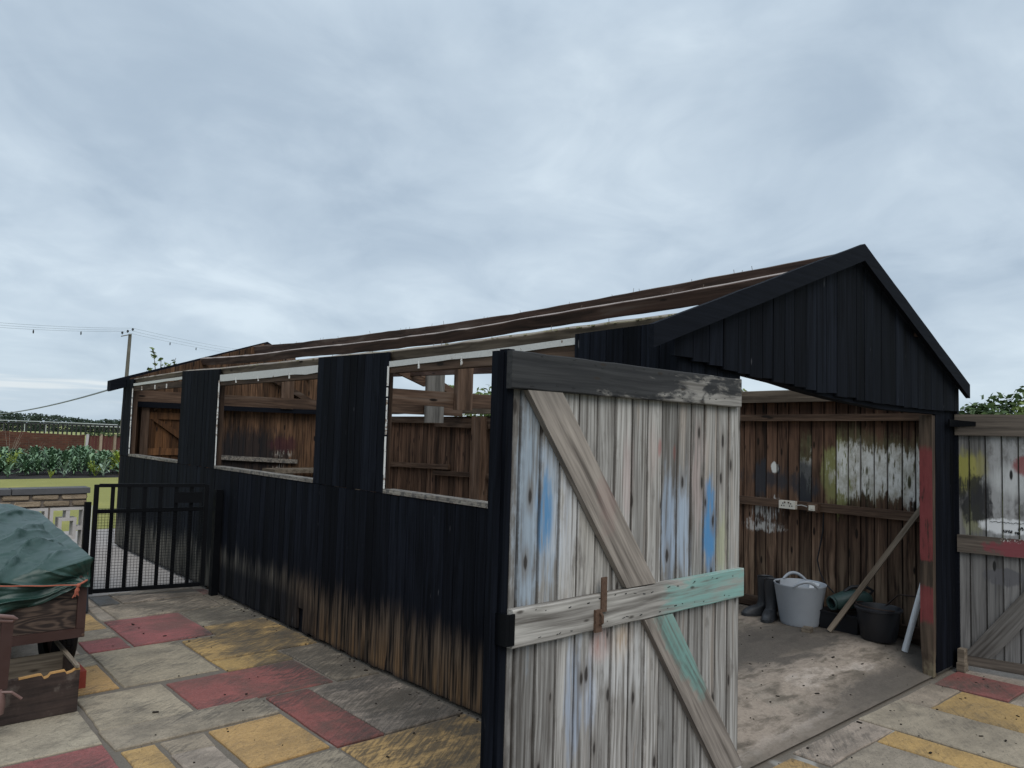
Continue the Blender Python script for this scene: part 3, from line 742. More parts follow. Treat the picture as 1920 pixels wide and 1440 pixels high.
# ---- paving slabs, each its own piece
GREY, YEL, RED, SLATE = (.282, .236, .180), (.375, .240, .098), (.225, .076, .070), (.070, .074, .082)
SL = [(-1.09, -.52, 3.90, 4.74, RED), (-.80, -.10, 5.33, 5.62, GREY), (-.98, -.125, 4.79, 5.31, GREY), (-1.095, -1.00, 4.79, 5.33, GREY),
      (-1.42, -1.12, 4.53, 5.08, YEL), (-1.42, -1.12, 4.235, 4.51, GREY), (-1.385, -1.115, 3.895, 4.215, RED), (-1.75, -1.405, 3.59, 3.87, GREY),
      (-1.75, -1.415, 3.03, 3.57, YEL), (-1.385, -.81, 3.025, 3.87, GREY), (-.50, -.005, 4.175, 4.76, GREY), (-.115, -.005, 4.775, 5.31, GREY),
      (-.515, -.005, 3.85, 4.16, YEL), (-.785, -.005, 3.24, 3.83, YEL), (-.785, -.325, 2.965, 3.225, YEL), (-.31, -.005, 2.365, 3.215, GREY),
      (-1.165, -.335, 2.375, 2.94, RED), (-1.665, -1.195, 2.375, 2.955, GREY), (-1.675, -.83, 2.07, 2.365, GREY), (-.80, -.535, 1.455, 2.335, RED),
      (-.515, -.02, 1.455, 2.32, GREY), (-1.24, -.835, 1.485, 2.035, YEL), (-1.475, -1.265, 1.86, 2.045, GREY), (-1.475, -1.28, 1.20, 1.845, GREY),
      (-1.66, -1.505, 1.35, 2.04, YEL), (-.79, -.01, .62, 1.435, YEL), (-1.255, -.82, .85, 1.44, GREY), (-2.30, -1.705, 1.55, 2.19, RED),
      (-2.30, -1.695, 2.21, 2.755, GREY), (-.98, -.82, 5.36, 5.72, SLATE), (-.09, -.005, 5.33, 5.60, RED), (-.80, -.10, 5.635, 5.80, GREY),
      (-2.30, -1.77, 3.03, 3.87, GREY), (-2.30, -1.44, 3.9, 4.51, GREY), (-2.3, -1.44, 4.53, 5.3, GREY), (-2.3, -1.0, 5.35, 5.7, GREY),
      (-3.1, -2.33, 1.55, 2.4, GREY), (-3.1, -2.33, 2.42, 3.2, YEL), (-1.48, -.82, .25, .83, GREY), (-.79, -.01, .04, .60, GREY), (-2.3, -1.50, .7, 1.33, GREY),
      # in front of the doorway
      (2.845, 3.265, -.465, -.04, RED), (2.325, 2.83, -.195, -.02, GREY), (2.315, 2.81, -.80, -.21, YEL), (1.765, 2.30, -.86, -.015, GREY),
      (1.515, 1.745, -.98, -.225, YEL), (1.01, 1.745, -.21, -.02, GREY), (.72, .93, -.70, -.04, YEL), (1.76, 2.30, -1.5, -.875, RED), (.945, 1.50, -.98, -.225, GREY),
      (2.83, 3.40, -1.10, -.485, GREY), (3.28, 3.90, -.465, -.03, GREY), (2.315, 2.815, -1.4, -.815, GREY), (3.42, 4.1, -1.1, -.485, YEL),
      (.30, .70, -.70, -.03, GREY), (-.30, .28, -.70, -.03, GREY), (-.9, -.32, -.70, .0, RED), (.3, 1.5, -1.6, -1.0, GREY), (1.52, 1.74, -1.6, -1.0, GREY), (2.83, 3.6, -1.7, -1.12, RED)]
for x0, x1, y0, y1, c in SL:
    j = lambda: rnd.uniform(-.006, .006)
    z0 = rnd.uniform(-.004, .003)
    P = [(x0 + j(), y0 + j()), (x1 + j(), y0 + j()), (x1 + j(), y1 + j()), (x0 + j(), y1 + j())]
    # subdivided outline so the edge is uneven
    O = []
    for i in range(4):
        a, b = P[i], P[(i + 1) % 4]; n_ = max(2, int(math.dist(a, b) / .09))
        for q in range(n_):
            t = q / n_; O.append((lerp(a[0], b[0], t) + rnd.uniform(-.0035, .0035), lerp(a[1], b[1], t) + rnd.uniform(-.0035, .0035)))
    cx, cy = (x0 + x1) / 2, (y0 + y1) / 2; n_ = len(O); e = .006
    V = [(px, py, -.03) for px, py in O] + [(px, py, z0 - .006) for px, py in O] + [(px + (e if px < cx else -e) * .8, py + (e if py < cy else -e) * .8, z0) for px, py in O]
    F = [(i, (i + 1) % n_, n_ + (i + 1) % n_, n_ + i) for i in range(n_)] + [(n_ + i, n_ + (i + 1) % n_, 2 * n_ + (i + 1) % n_, 2 * n_ + i) for i in range(n_)] + [tuple(range(2 * n_, 3 * n_))]
    o = mesh('paving_slab', V, F, M_SLAB, patio)
    v = rnd.uniform(.88, 1.12); o.color = (c[0] * v, c[1] * v * rnd.uniform(.97, 1.03), c[2] * v * rnd.uniform(.95, 1.05), 1)

# ================================================================== THE SHED
shed = thing('shed', 'long black boarded timber shed with no roof covering, empty window openings and open front', 'shed', (1.7, 4.4, 0))
NX = (-1, 0, 0); NY = (0, -1, 0)
# --- side wall facing the patio: lower boards
ys = [0.0]
while ys[-1] < 8.80: ys.append(min(8.84, ys[-1] + rnd.uniform(.092, .106)))
for a, b in zip(ys, ys[1:]):
    zb = .012 + rnd.uniform(0, .018)
    if 3.50 < (a + b) / 2 < 3.60: zb = .19
    g = .0007
    if a < 3.62 <= b: b_ = b - .006
    else: b_ = b
    ztop = 1.166 + rnd.uniform(-.003, .003)
    plank('plank', shed, M_BLACK, (0, b_, zb), (0, a, zb + rnd.uniform(-.004, .004)), (0, a, ztop), (0, b_, ztop), NX, ch=.0022, jit=.0022)
TOPP = [(0.0, 2.125), (.64, 2.112), (2.4, 2.128), (3.42, 2.146), (5.48, 2.148), (6.57, 2.172), (8.42, 2.150), (8.84, 2.155)]
for y0, y1, n_ in ((0.0, .643, 6), (2.402, 3.422, 10), (5.482, 6.572, 11), (8.42, 8.84, 4)):
    for i in range(n_):
        a = lerp(y0, y1, i / n_); b = lerp(y0, y1, (i + 1) / n_)
        zb = 1.170 if y0 else 1.169
        plank('plank', shed, M_BLACK, (-.003, b, zb), (-.003, a, zb), (-.003, a, pl(TOPP, a)), (-.003, b, pl(TOPP, b)), NX)
# window openings: head, sill, sides
for y0, y1 in ((.643, 2.402), (3.422, 5.482), (6.572, 8.42)):
    m = MB(); n_ = 10; V = []
    for i in range(n_ + 1):
        y = lerp(y0 + .004, y1 - .004, i / n_); zt = pl(TOPP, y) - .058 if y0 > 3 else pl([(.64, 2.095), (1.24, 2.078), (2.4, 2.064)], y)
        hh = .036 if y0 < 3 else (.062 if y0 < 6 else .030); hh *= rnd.uniform(.9, 1.1)
        V += [(.004, y, zt - hh), (.030, y, zt - hh), (.030, y, zt), (.004, y, zt)]
    F = [(i * 4 + j, i * 4 + (j + 1) % 4, i * 4 + 4 + (j + 1) % 4, i * 4 + 4 + j) for i in range(n_) for j in range(4)] + [(3, 2, 1, 0), tuple(n_ * 4 + j for j in range(4))]
    m.add(V, F); m.build('window_head', M_WHITE2, shed)
    zt = 2.03
    MB().box((.012, y0 + .003, 1.985 if y0 < 6 else 2.0), (.07, y1 - .003, 2.066)).build('window_lintel', M_BROWN_Y, shed)
    MB().box((-.006, y0 + .002, 1.170), (.085, y1 - .002, 1.197)).build('window_sill', M_SILL, shed)
    m = MB(); z_ = 1.199
    while z_ < 2.03:
        z2 = min(2.045, z_ + rnd.uniform(.05, .18)); e_ = rnd.uniform(-.003, .0015)
        m.box((-.0045 + e_, y1 - rnd.uniform(.004, .009), z_), (.004, y1 + .001, z2 - rnd.choice((0.0008, 0.0008, .012)))); z_ = z2
    m.build('window_frame', M_WHITE, shed)
    MB().box((.022, y0 - .002, 1.201), (.060, y0 + .012, 2.045)).build('window_frame', M_BLACK_H, shed)
    # putty drips left on the head
    for q in range(3):
        y = lerp(y0, y1, (.25, .52, .78)[q] + rnd.uniform(-.04, .04))
        MB().box((.002, y, 2.0), (.012, y + .010, 2.05)).build('paint_drip', M_WHITE, shed)
# studs behind the panels
for y in (.05, .56, 2.50, 3.34, 5.58, 6.49, 8.52, 8.76):
    MB().box((.022, y - .035, .0), (.085, y + .035, 2.08)).build('stud', M_BROWN_Z, shed)
MB().box((.03, 3.42, .0), (.05, 3.70, .32)).build('hole_backing', M_BLACK_H, shed)  # black backing added behind the broken board so the hole stays dark
# --- purlins and ridge
EAVE = [(0.0, 2.155), (.31, 2.152), (.66, 2.148), (1.27, 2.141), (1.81, 2.135), (2.43, 2.132), (3.0, 2.140), (4.4, 2.146), (5.54, 2.152), (6.66, 2.171), (8.4, 2.152), (8.8, 2.145)]
MIDP = [(-.02, 2.495), (.32, 2.482), (1.0, 2.460), (1.45, 2.455), (2.0, 2.443), (2.6, 2.426), (3.3, 2.419), (4.6, 2.428), (5.75, 2.449), (6.9, 2.453), (7.8, 2.477), (8.8, 2.510)]
RIDG = [(-.02, 2.752), (.16, 2.748), (.8, 2.727), (1.63, 2.707), (2.2, 2.690), (3.1, 2.672), (4.2, 2.672), (6.1, 2.695), (7.4, 2.714), (8.3, 2.748), (8.8, 2.760)]
REAV = [(0.0, 2.050), (1.8, 2.040), (5.0, 1.945), (8.8, 1.935)]
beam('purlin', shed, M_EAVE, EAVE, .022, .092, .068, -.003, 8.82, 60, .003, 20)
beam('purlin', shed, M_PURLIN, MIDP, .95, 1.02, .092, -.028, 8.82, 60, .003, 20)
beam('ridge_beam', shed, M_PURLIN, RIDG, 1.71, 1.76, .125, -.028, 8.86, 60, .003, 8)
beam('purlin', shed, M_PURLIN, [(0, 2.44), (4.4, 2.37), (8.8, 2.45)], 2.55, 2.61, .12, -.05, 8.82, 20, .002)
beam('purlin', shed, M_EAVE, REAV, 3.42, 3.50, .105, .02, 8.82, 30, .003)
# nails left standing in the roof timbers
m = MB()
for X_, prof, y1 in ((.05, EAVE, 8.6), (.98, MIDP, 8.6), (1.735, RIDG, 8.6)):
    y = .25
    while y < y1:
        y += rnd.choice((.07, .22, .35, .5)) * rnd.uniform(.8, 1.5); z = pl(prof, y); h = rnd.uniform(.016, .040)
        m.tube([(X_ + rnd.uniform(-.01, .01), y, z - .01), (X_ + rnd.uniform(-.012, .012), y + rnd.uniform(-.006, .006), z + h)], .0019, 4)
o = m.build('nail', M_NAIL, shed); o['kind'] = 'stuff'
# moss and lichen on the eave
m = MB()
for q in range(140):
    y = rnd.choice((rnd.uniform(-.05, .9), rnd.uniform(0, 8.6))); s = rnd.uniform(.002, .0065)
    c = Vector((rnd.uniform(.0, .08), y, pl(EAVE, y) + s * .2))
    m.obox(c, Vector((s, s * .3, 0)), Vector((-s * .3, s * 1.5, 0)), Vector((s * .2, 0, s * .6)))
o = m.build('moss', M_MOSS, shed); o['kind'] = 'stuff'
# --- front gable
bot = [(-.077, 1.952), (.069, 1.952), (.39, 1.920), (.76, 1.905), (1.03, 1.885), (1.66, 1.857), (2.43, 1.838), (3.37, 1.844)]
def roofz(x): return 2.775 - .357 * abs(x - 1.694) if x < 1.694 else 2.775 - .415 * (x - 1.694)
gx = [-.077, .069]
while gx[-1] < 3.30: gx.append(min(3.372, gx[-1] + rnd.uniform(.100, .128)))
for a, b in zip(gx, gx[1:]):
    zb = pl(bot, (a + b) / 2) + rnd.uniform(-.006, .006)
    plank('plank', shed, M_BLACK, (a, -.032, zb), (b, -.032, zb + rnd.uniform(-.004, .004)), (b, -.032, roofz(b) - .045), (a, -.032, roofz(a) - .045), NY, t=.022, jit=.0018, ch=.0022)
# boards beside the opening
for x0, x1, n_ in ((-.002, .50, 5), (2.995, 3.37, 4)):
    for i in range(n_):
        a = lerp(x0, x1, i / n_); b = lerp(x0, x1, (i + 1) / n_)
        plank('plank', shed, M_BLACK, (a, -.004, .03), (b, -.004, .03), (b, -.004, 1.99 if x0 < 1 else 1.90), (a, -.004, 1.99 if x0 < 1 else 1.90), NY, t=.02)
# corner trim
MB().box((3.355, -.028, .0), (3.385, .02, 1.86)).build('corner_board', M_BLACK_H, shed)
# bargeboards
for (xa, za), (xb, zb) in (((-.287, 2.069), (1.694, 2.775)), ((1.694, 2.775), (3.445, 2.048))):
    m = MB(); n_ = 12; V = []
    for i in range(n_ + 1):
        t = i / n_; x = lerp(xa, xb, t); z = lerp(za, zb, t) + rnd.uniform(-.002, .002)
        V += [(x, -.085, z - .100), (x, -.056, z - .100), (x, -.056, z), (x, -.085, z)]
    F = [(i * 4 + (j + 1) % 4, i * 4 + j, i * 4 + 4 + j, i * 4 + 4 + (j + 1) % 4) for i in range(n_) for j in range(4)] + [(0, 1, 2, 3), tuple(n_ * 4 + 3 - j for j in range(4))]
    m.add(V, F); m.build('bargeboard', M_BLACK_H, shed)
# sagging lintel
LB = [(.50, 1.921), (.60, 1.917), (.85, 1.900), (1.18, 1.866), (1.56, 1.840), (2.14, 1.814), (3.0, 1.816)]
m = MB(); V = []; n_ = 20
for i in range(n_ + 1):
    x = lerp(.46, 3.08, i / n_); z = pl(LB, x); V += [(x, -.008, z), (x, .06, z), (x, .06, z + .09), (x, -.008, z + .09)]
m.add(V, [(i * 4 + (j + 1) % 4, i * 4 + j, i * 4 + 4 + j, i * 4 + 4 + (j + 1) % 4) for i in range(n_) for j in range(4)] + [(0, 1, 2, 3), tuple(n_ * 4 + 3 - j for j in range(4))])
m.build('lintel', M_BLACK_H, shed)
# posts of the opening
MB().box((.41, .018, 0), (.49, .10, 1.95)).build('door_post', M_BROWN_Z, shed)
m = MB(); zs_ = [0, .05, .1, .16, .3, .8, 1.3, 1.806]
V = []
for z in zs_:
    e = (.03 * (1 - z / .2) * rnd.uniform(.5, 1)) if z < .2 else 0
    V += [(2.945 + e, .0 + e * .5, z), (3.02, .0 + e * .3, z), (3.02, .085, z), (2.945 + e, .085 - e * .5, z)]
m.add(V, [(i * 4 + j, i * 4 + (j + 1) % 4, i * 4 + 4 + (j + 1) % 4, i * 4 + 4 + j) for i in range(len(zs_) - 1) for j in range(4)] + [(3, 2, 1, 0), tuple((len(zs_) - 1) * 4 + j for j in range(4))])
tag(m.build('door_post', M_POST, shed), 'brown door post daubed with red paint')
# --- far side wall seen from inside
ys = [.115]
while ys[-1] < 8.72: ys.append(min(8.78, ys[-1] + rnd.uniform(.096, .114)))
for a, b in zip(ys, ys[1:]):
    c = (a + b) / 2; zt = pl(REAV, c) - (.02 if c < 3 else .14)
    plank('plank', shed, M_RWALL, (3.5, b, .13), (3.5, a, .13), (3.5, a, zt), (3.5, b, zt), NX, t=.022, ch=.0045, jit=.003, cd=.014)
for (y0, y1, za, zb, h, th) in ((.10, 4.6, 1.842, 1.800, .058, .048), (.10, 4.5, 1.076, 1.092, .070, .045), (.1, 8.7, .205, .20, .085, .05),
                                (4.6, 8.72, 1.775, 1.795, .085, .050), (5.72, 6.62, 1.700, 1.712, .055, .062), (4.5, 5.46, 1.69, 1.70, .055, .062),
                                (6.30, 8.72, 1.146, 1.094, .068, .050), (5.72, 6.62, 1.068, 1.048, .060, .062), (4.4, 5.46, 1.07, 1.072, .06, .062)):
    V = []
    for y, z in ((y0, za), (y1, zb)): V += [(3.5 - th, y, z - h), (3.497, y, z - h), (3.497, y, z), (3.5 - th, y, z)]
    MB().add(V, [(3, 2, 1, 0), (4, 5, 6, 7), (0, 1, 5, 4), (1, 2, 6, 5), (2, 3, 7, 6), (3, 0, 4, 7)]).build('wall_rail', M_BROWN_Y, shed)
MB().box((3.4985, .02, -.04), (3.56, 8.78, .20)).build('sole_plate', M_BROWN_Y, shed)
MB().box((3.36, 5.50, .0), (3.498, 5.70, 1.80)).build('stud', M_BROWN_Z, shed)
MB().box((3.40, 2.6, .0), (3.498, 2.70, 1.95)).build('stud', M_BROWN_Z, shed)
# --- rear gable wall
RAP = 1.93; RZ = 2.835
def rz2(x): return RZ - (RZ - 2.155) * (RAP - x) / RAP if x < RAP else RZ - (RZ - 2.03) * (x - RAP) / (3.5 - RAP)
x = .0
while x < 3.48:
    b = min(3.5, x + rnd.uniform(.094, .110))
    if (b < .32 or x > 1.22):
        plank('plank', shed, M_REAR, (x, 8.80, .02), (b, 8.80, .02), (b, 8.80, rz2(b)), (x, 8.80, rz2(x)), NY, t=.022, jit=.003)
    else:
        plank('plank', shed, M_REAR, (x, 8.80, 1.785), (b, 8.80, 1.785), (b, 8.80, rz2(b)), (x, 8.80, rz2(x)), NY, t=.022, jit=.003)
    x = b
for (xa, za), (xb, zb) in (((-.19, 2.128), (RAP, 2.852)), ((RAP, 2.852), (3.7, 1.985))):
    V = []
    for x_, z_ in ((xa, za), (xb, zb)): V += [(x_, 8.79, z_ - .13), (x_, 8.825, z_ - .13), (x_, 8.825, z_), (x_, 8.79, z_)]
    # outside bargeboard
    V = [(p[0], p[1] + .045, p[2]) for p in V]
    MB().add(V, [(0, 1, 2, 3), (7, 6, 5, 4), (4, 5, 1, 0), (5, 6, 2, 1), (6, 7, 3, 2), (7, 4, 0, 3)]).build('bargeboard', M_BLACK_H, shed)
V = []
for x_, z_ in ((-.19, 2.128), (.03, 2.203)): V += [(x_, 8.72, z_ - .14), (x_, 8.832, z_ - .14), (x_, 8.832, z_), (x_, 8.72, z_)]
MB().add(V, [(0, 1, 2, 3), (7, 6, 5, 4), (4, 5, 1, 0), (5, 6, 2, 1), (6, 7, 3, 2), (7, 4, 0, 3)]).build('eave_end', M_BLACK_H, shed)
MB().box((.09, 8.66, 1.875), (3.45, 8.72, 2.02)).build('tie_beam', M_BROWN_X, shed)
MB().box((2.10, 8.63, 1.86), (2.29, 8.66, 2.70)).build('king_post', M_BROWN_Z, shed)
MB().box((.06, 8.66, 1.80), (3.45, 8.72, 1.872)).build('tie_beam', M_BLACK_H, shed)
MB().box((.20, 8.70, .0), (.30, 8.79, 1.80)).build('door_frame', M_BROWN_Z, shed)
V = [(1.24, 8.74, 1.11), (1.24, 8.795, 1.11), (1.24, 8.795, 1.175), (1.24, 8.74, 1.175), (2.45, 8.74, 1.045), (2.45, 8.795, 1.045), (2.45, 8.795, 1.105), (2.45, 8.74, 1.105)]
MB().add(V, [(0, 1, 2, 3), (7, 6, 5, 4), (4, 5, 1, 0), (5, 6, 2, 1), (6, 7, 3, 2), (7, 4, 0, 3)]).build('wall_rail', M_SILL, shed)
for xa, za, xb, zb in ((.35, 1.80, 1.2, 2.20), (2.9, 1.85, 1.9, 2.35)):
    d_ = Vector((xb - xa, 0, zb - za)); ln = d_.length; d_.normalize(); nn = Vector((-d_.z, 0, d_.x))
    MB().obox(((xa + xb) / 2, 8.75, (za + zb) / 2), d_ * (ln / 2), (0, .02, 0), nn * .04).build('strut', M_BROWN_X, shed)
# rear door
rd = MB().box((.30, 8.775, .02), (1.22, 8.795, .10)).build('door', M_DOORR, shed); rd['label'] = 'brown boarded back door with a diagonal brace'
for i in range(9):
    a = lerp(.30, 1.22, i / 9); b = lerp(.30, 1.22, (i + 1) / 9)
    plank('plank', rd, M_DOORR, (a, 8.772, .10), (b, 8.772, .10), (b, 8.772, 1.80), (a, 8.772, 1.80), NY, t=.02)
for z0, z1 in ((1.65, 1.74), (1.17, 1.26)): MB().box((.30, 8.742, z0), (1.22, 8.770, z1)).build('rail', M_DOORR, rd)
MB().box((.30, 8.742, 1.26), (.37, 8.769, 1.65)).build('rail', M_DOORR, rd)
MB().prism([(.33, 8.735, 1.65), (.42, 8.735, 1.65), (1.02, 8.735, 1.30), (.90, 8.735, 1.26)][::-1], NY, .030).build('brace', M_DOORR, rd)
# --- two trusses across the shed
MB().box((.085, 3.38, 1.815), (3.42, 3.44, 1.945)).build('tie_beam', M_BROWN_X, shed)
MB().box((1.305, 3.32, 1.79), (1.475, 3.38, 2.30)).build('king_post', M_BROWN_Z, shed)
MB().box((.085, 5.97, 1.80), (3.42, 6.03, 1.915)).build('tie_beam', M_BROWN_X, shed)
MB().box((2.78, 5.90, 1.70), (3.06, 5.935, 2.345)).build('hanging_board', M_GREYZ, shed)
for xa, za, xb, zb, th in ((2.70, 2.34, 3.46, 2.02, .045), (2.20, 2.40, 2.80, 2.20, .045)):
    d_ = Vector((xb - xa, 0, zb - za)); ln = d_.length; d_.normalize(); nn = Vector((-d_.z, 0, d_.x))
    MB().obox(((xa + xb) / 2, 5.965, (za + zb) / 2), d_ * (ln / 2), (0, .022, 0), nn * th).build('rafter', M_BROWN_X, shed)

# --- near door leaf, thrown right back against the front
leaf = bpy.data.objects.new('door', None); reg(leaf, (.50, -.05, 0), shed)
leaf['label'] = 'weathered grey door leaf with blue and teal paint marks, thrown open in front'
dxs = [-.990, -.890, -.790, -.690, -.587, -.484, -.379, -.280, -.180, -.076, .024, .121, .221, .316, .415]
for a, b in zip(dxs, dxs[1:]):
    zb = .03 + rnd.uniform(-.01, .01)
    plank('plank', leaf, M_LEAF, (a, -.055, zb), (b, -.055, zb), (b, -.055, 1.83), (a, -.055, 1.83), NY, t=.02, ch=.0042, jit=.0028, cd=.0175)
plank('plank', leaf, M_LEAF, (-1.026, -.052, .03), (-.992, -.052, .03), (-.992, -.052, 1.83), (-1.026, -.052, 1.83), NY, t=.018)
MB().box((-1.058, -.056, .02), (-1.029, -.010, 1.893)).build('edge_strip', M_BLACK, leaf)
MB().box((-1.086, -.036, .02), (-1.060, -.002, 1.885)).build('edge_strip', M_BLACK, leaf)
def rail(zl, zr, h, x0, x1, name='rail'):
    V = []; n_ = 16
    for i in range(n_ + 1):
        t = i / n_; x = lerp(x0, x1, t); z = lerp(zl, zr, t); e = rnd.uniform(-.0015, .0015); c = .004
        V += [(x, -.0565, z - h), (x, -.083, z - h + e), (x, -.086, z - h + c + e), (x, -.086, z - c + e), (x, -.083, z + e), (x, -.0565, z)]
    F = [(i * 6 + (j + 1) % 6, i * 6 + j, i * 6 + 6 + j, i * 6 + 6 + (j + 1) % 6) for i in range(n_) for j in range(6)] + [tuple(range(6)), tuple(n_ * 6 + 5 - j for j in range(6))]
    return MB().add(V, F).build(name, M_RAIL, leaf)
rail(1.886, 1.882, .132, -1.064, .376)
rail(.996, 1.002, .130, -1.030, .409)
rail(.112, .112, .08, -.99, .40)
for P in ([(-.985, 1.752), (-.812, 1.752), (-.245, 1.004), (-.430, 1.004)], [(-.315, .865), (-.130, .865), (.414, .114), (.229, .114)]):
    Q = [Vector((x, -.084, z)) for x, z in P]
    MB().prism([Q[0], Q[3], Q[2], Q[1]], NY, .0275).build('brace', M_BRACE, leaf)
# hasp, staple, strap
MB().box((-.586, -.093, .932), (-.556, -.0865, 1.062)).build('hasp', M_RUST, leaf)
h2 = MB().box((-.622, -.098, .862), (-.588, -.0865, .945)); h2.tube([(-.60, -.10, .935), (-.60, -.112, .925), (-.60, -.112, .90), (-.60, -.10, .89)], .005, 6); h2.build('staple', M_RUST, leaf)
MB().box((-1.050, -.0935, .880), (-1.026, -.0875, .985)).box((-1.066, -.0930, .880), (-1.0505, -.004, .985)).build('strap', M_STEEL_BLACK, leaf)
m = MB()
for zr, x0, x1 in ((1.775, -1.0, .35), (1.868, -1.0, .35), (.978, -.97, .38), (.890, -.97, .38)):
    for q in range(17):
        x = lerp(x0, x1, (q + rnd.random() * 1.3) / 18); z = zr + rnd.uniform(-.010, .010); w_ = rnd.uniform(.002, .009); m.obox((x, -.0863, z), (w_, 0, rnd.uniform(-.4, .9) * w_ * .5), (0, .0006, 0), (0, 0, rnd.uniform(.0010, .0022)))
o = m.build('nail_heads', M_SLOT, leaf); o['kind'] = 'stuff'

# --- far door leaf, opened outwards
leaf2 = bpy.data.objects.new('door', None); reg(leaf2, tuple(RP), shed)
leaf2['label'] = 'grey door leaf with yellow, black and white paint daubs beside the far post'
def LP(u, z, o=0.0): return RP + RD * u + RN * o + Vector((0, 0, z))
us = [-.040, .044, .144, .244, .343, .443, .543, .643, .743, .843, .943, 1.043, 1.143, 1.243, 1.343, 1.443]
for a, b in zip(us, us[1:]):
    plank('plank', leaf2, M_LEAF2, LP(a, .06), LP(b, .06), LP(b, 1.80), LP(a, 1.80), RN, t=.02, ch=.0036, cd=.016)
for z0, z1, u0 in ((1.675, 1.828, -.045), (.832, .956, -.035), (.035, .105, -.04)):
    MB().prism([LP(u0, z0, .029), LP(1.44, z0, .029), LP(1.44, z1, .029), LP(u0, z1, .029)], RN, .0275).build('rail', M_RAIL2, leaf2)
MB().prism([LP(.0, .107, .027), LP(.17, .107, .027), LP(.70, .830, .027), LP(.53, .830, .027)], RN, .0255).build('brace', M_BRACE2, leaf2)
MB().prism([LP(.70, .958, .027), LP(.87, .958, .027), LP(1.40, 1.673, .027), LP(1.23, 1.673, .027)], RN, .0255).build('brace', M_BRACE2, leaf2)
m = MB()
for (u0, u1, zc, am, fr) in ((.165, .375, 1.066, .004, 60), (.245, .300, 1.005, .012, 190), (.315, .345, .998, .010, 160), (.335, .385, 1.030, .014, 200)):
    m.tube([LP(lerp(u0, u1, i / 26), zc + am * math.sin(fr * lerp(u0, u1, i / 26) + 2 * math.sin(i * 1.7)), .0012) for i in range(27)], .0016, 4)
m.build('scribble', M_SLOT, leaf2)
m = MB(); m.box((3.16, -.042, 1.735), (3.36, -.030, 1.785)); m.tube([(3.365, -.04, 1.725), (3.365, -.04, 1.795)], .012, 8); m.prism([LP(-.03, 1.735, .036), LP(.09, 1.745, .036), LP(.09, 1.775, .036), LP(-.03, 1.785, .036)], RN, .006)
m.build('hinge', M_STEEL_BLACK, leaf2)
MB().box((3.27, -.085, .004), (3.35, -.034, .060)).box((3.285, -.080, .061), (3.35, -.036, .155)).build('packing_block', M_STICK, shed)

# ================================================================== THINGS IN THE SHED
FZ = floor_z
# grey tub
tx, ty = 3.235, 1.125; tz = FZ(tx, ty) + .002
tub = thing('tub', 'large pale grey flexible plastic tub with two handles, inside the shed', 'tub', (tx, ty, tz))
m = MB(); m.lathe([(.0, .004), (.138, .004), (.147, .0), (.155, .02), (.202, .312), (.208, .322), (.206, .327), (.198, .321), (.150, .025), (.0, .018)], 44, (tx, ty, tz))
auto(m.build('body', M_GREYTUB, tub), 60)
for sgn in (-1, 1):
    ca = math.atan2(-.66, -.75) if sgn < 0 else math.atan2(.66, .75)
    pts = []
    for q in range(13):
        t = q / 12; an = ca + (t - .5) * .95; hgt = .322 + .050 * math.sin(t * math.pi); rr = .203 + .012 * math.sin(t * math.pi)
        pts.append((tx + rr * math.cos(an), ty + rr * math.sin(an), tz + hgt))
    auto(MB().tube(pts, [.010 + .004 * math.sin(i / 12 * math.pi) for i in range(13)], 8).build('handle', M_GREYTUB, tub), 60)
# barcode sticker on the inner far wall
m = MB(); V = []; a0 = math.atan2(.42, .90) - .62
for q in range(7):
    an = a0 + (q / 6 - .5) * .50
    for zz, rr in ((.255, .1825), (.315, .192)): V.append((tx + rr * math.cos(an), ty + rr * math.sin(an), tz + zz))
LBZ_ = tz + .25
V2 = [(p[0] - .004 * math.cos(a0), p[1] - .004 * math.sin(a0), p[2]) for p in V]
n_ = len(V)
F = [(2 * i, 2 * i + 1, 2 * i + 3, 2 * i + 2) for i in range(6)] + [(n_ + 2 * i + 2, n_ + 2 * i + 3, n_ + 2 * i + 1, n_ + 2 * i) for i in range(6)] + [(0, 2 * 0 + n_, n_ + 1, 1)]
lb = m.add(V + V2, F).build('barcode_label', M_LABEL, tub)
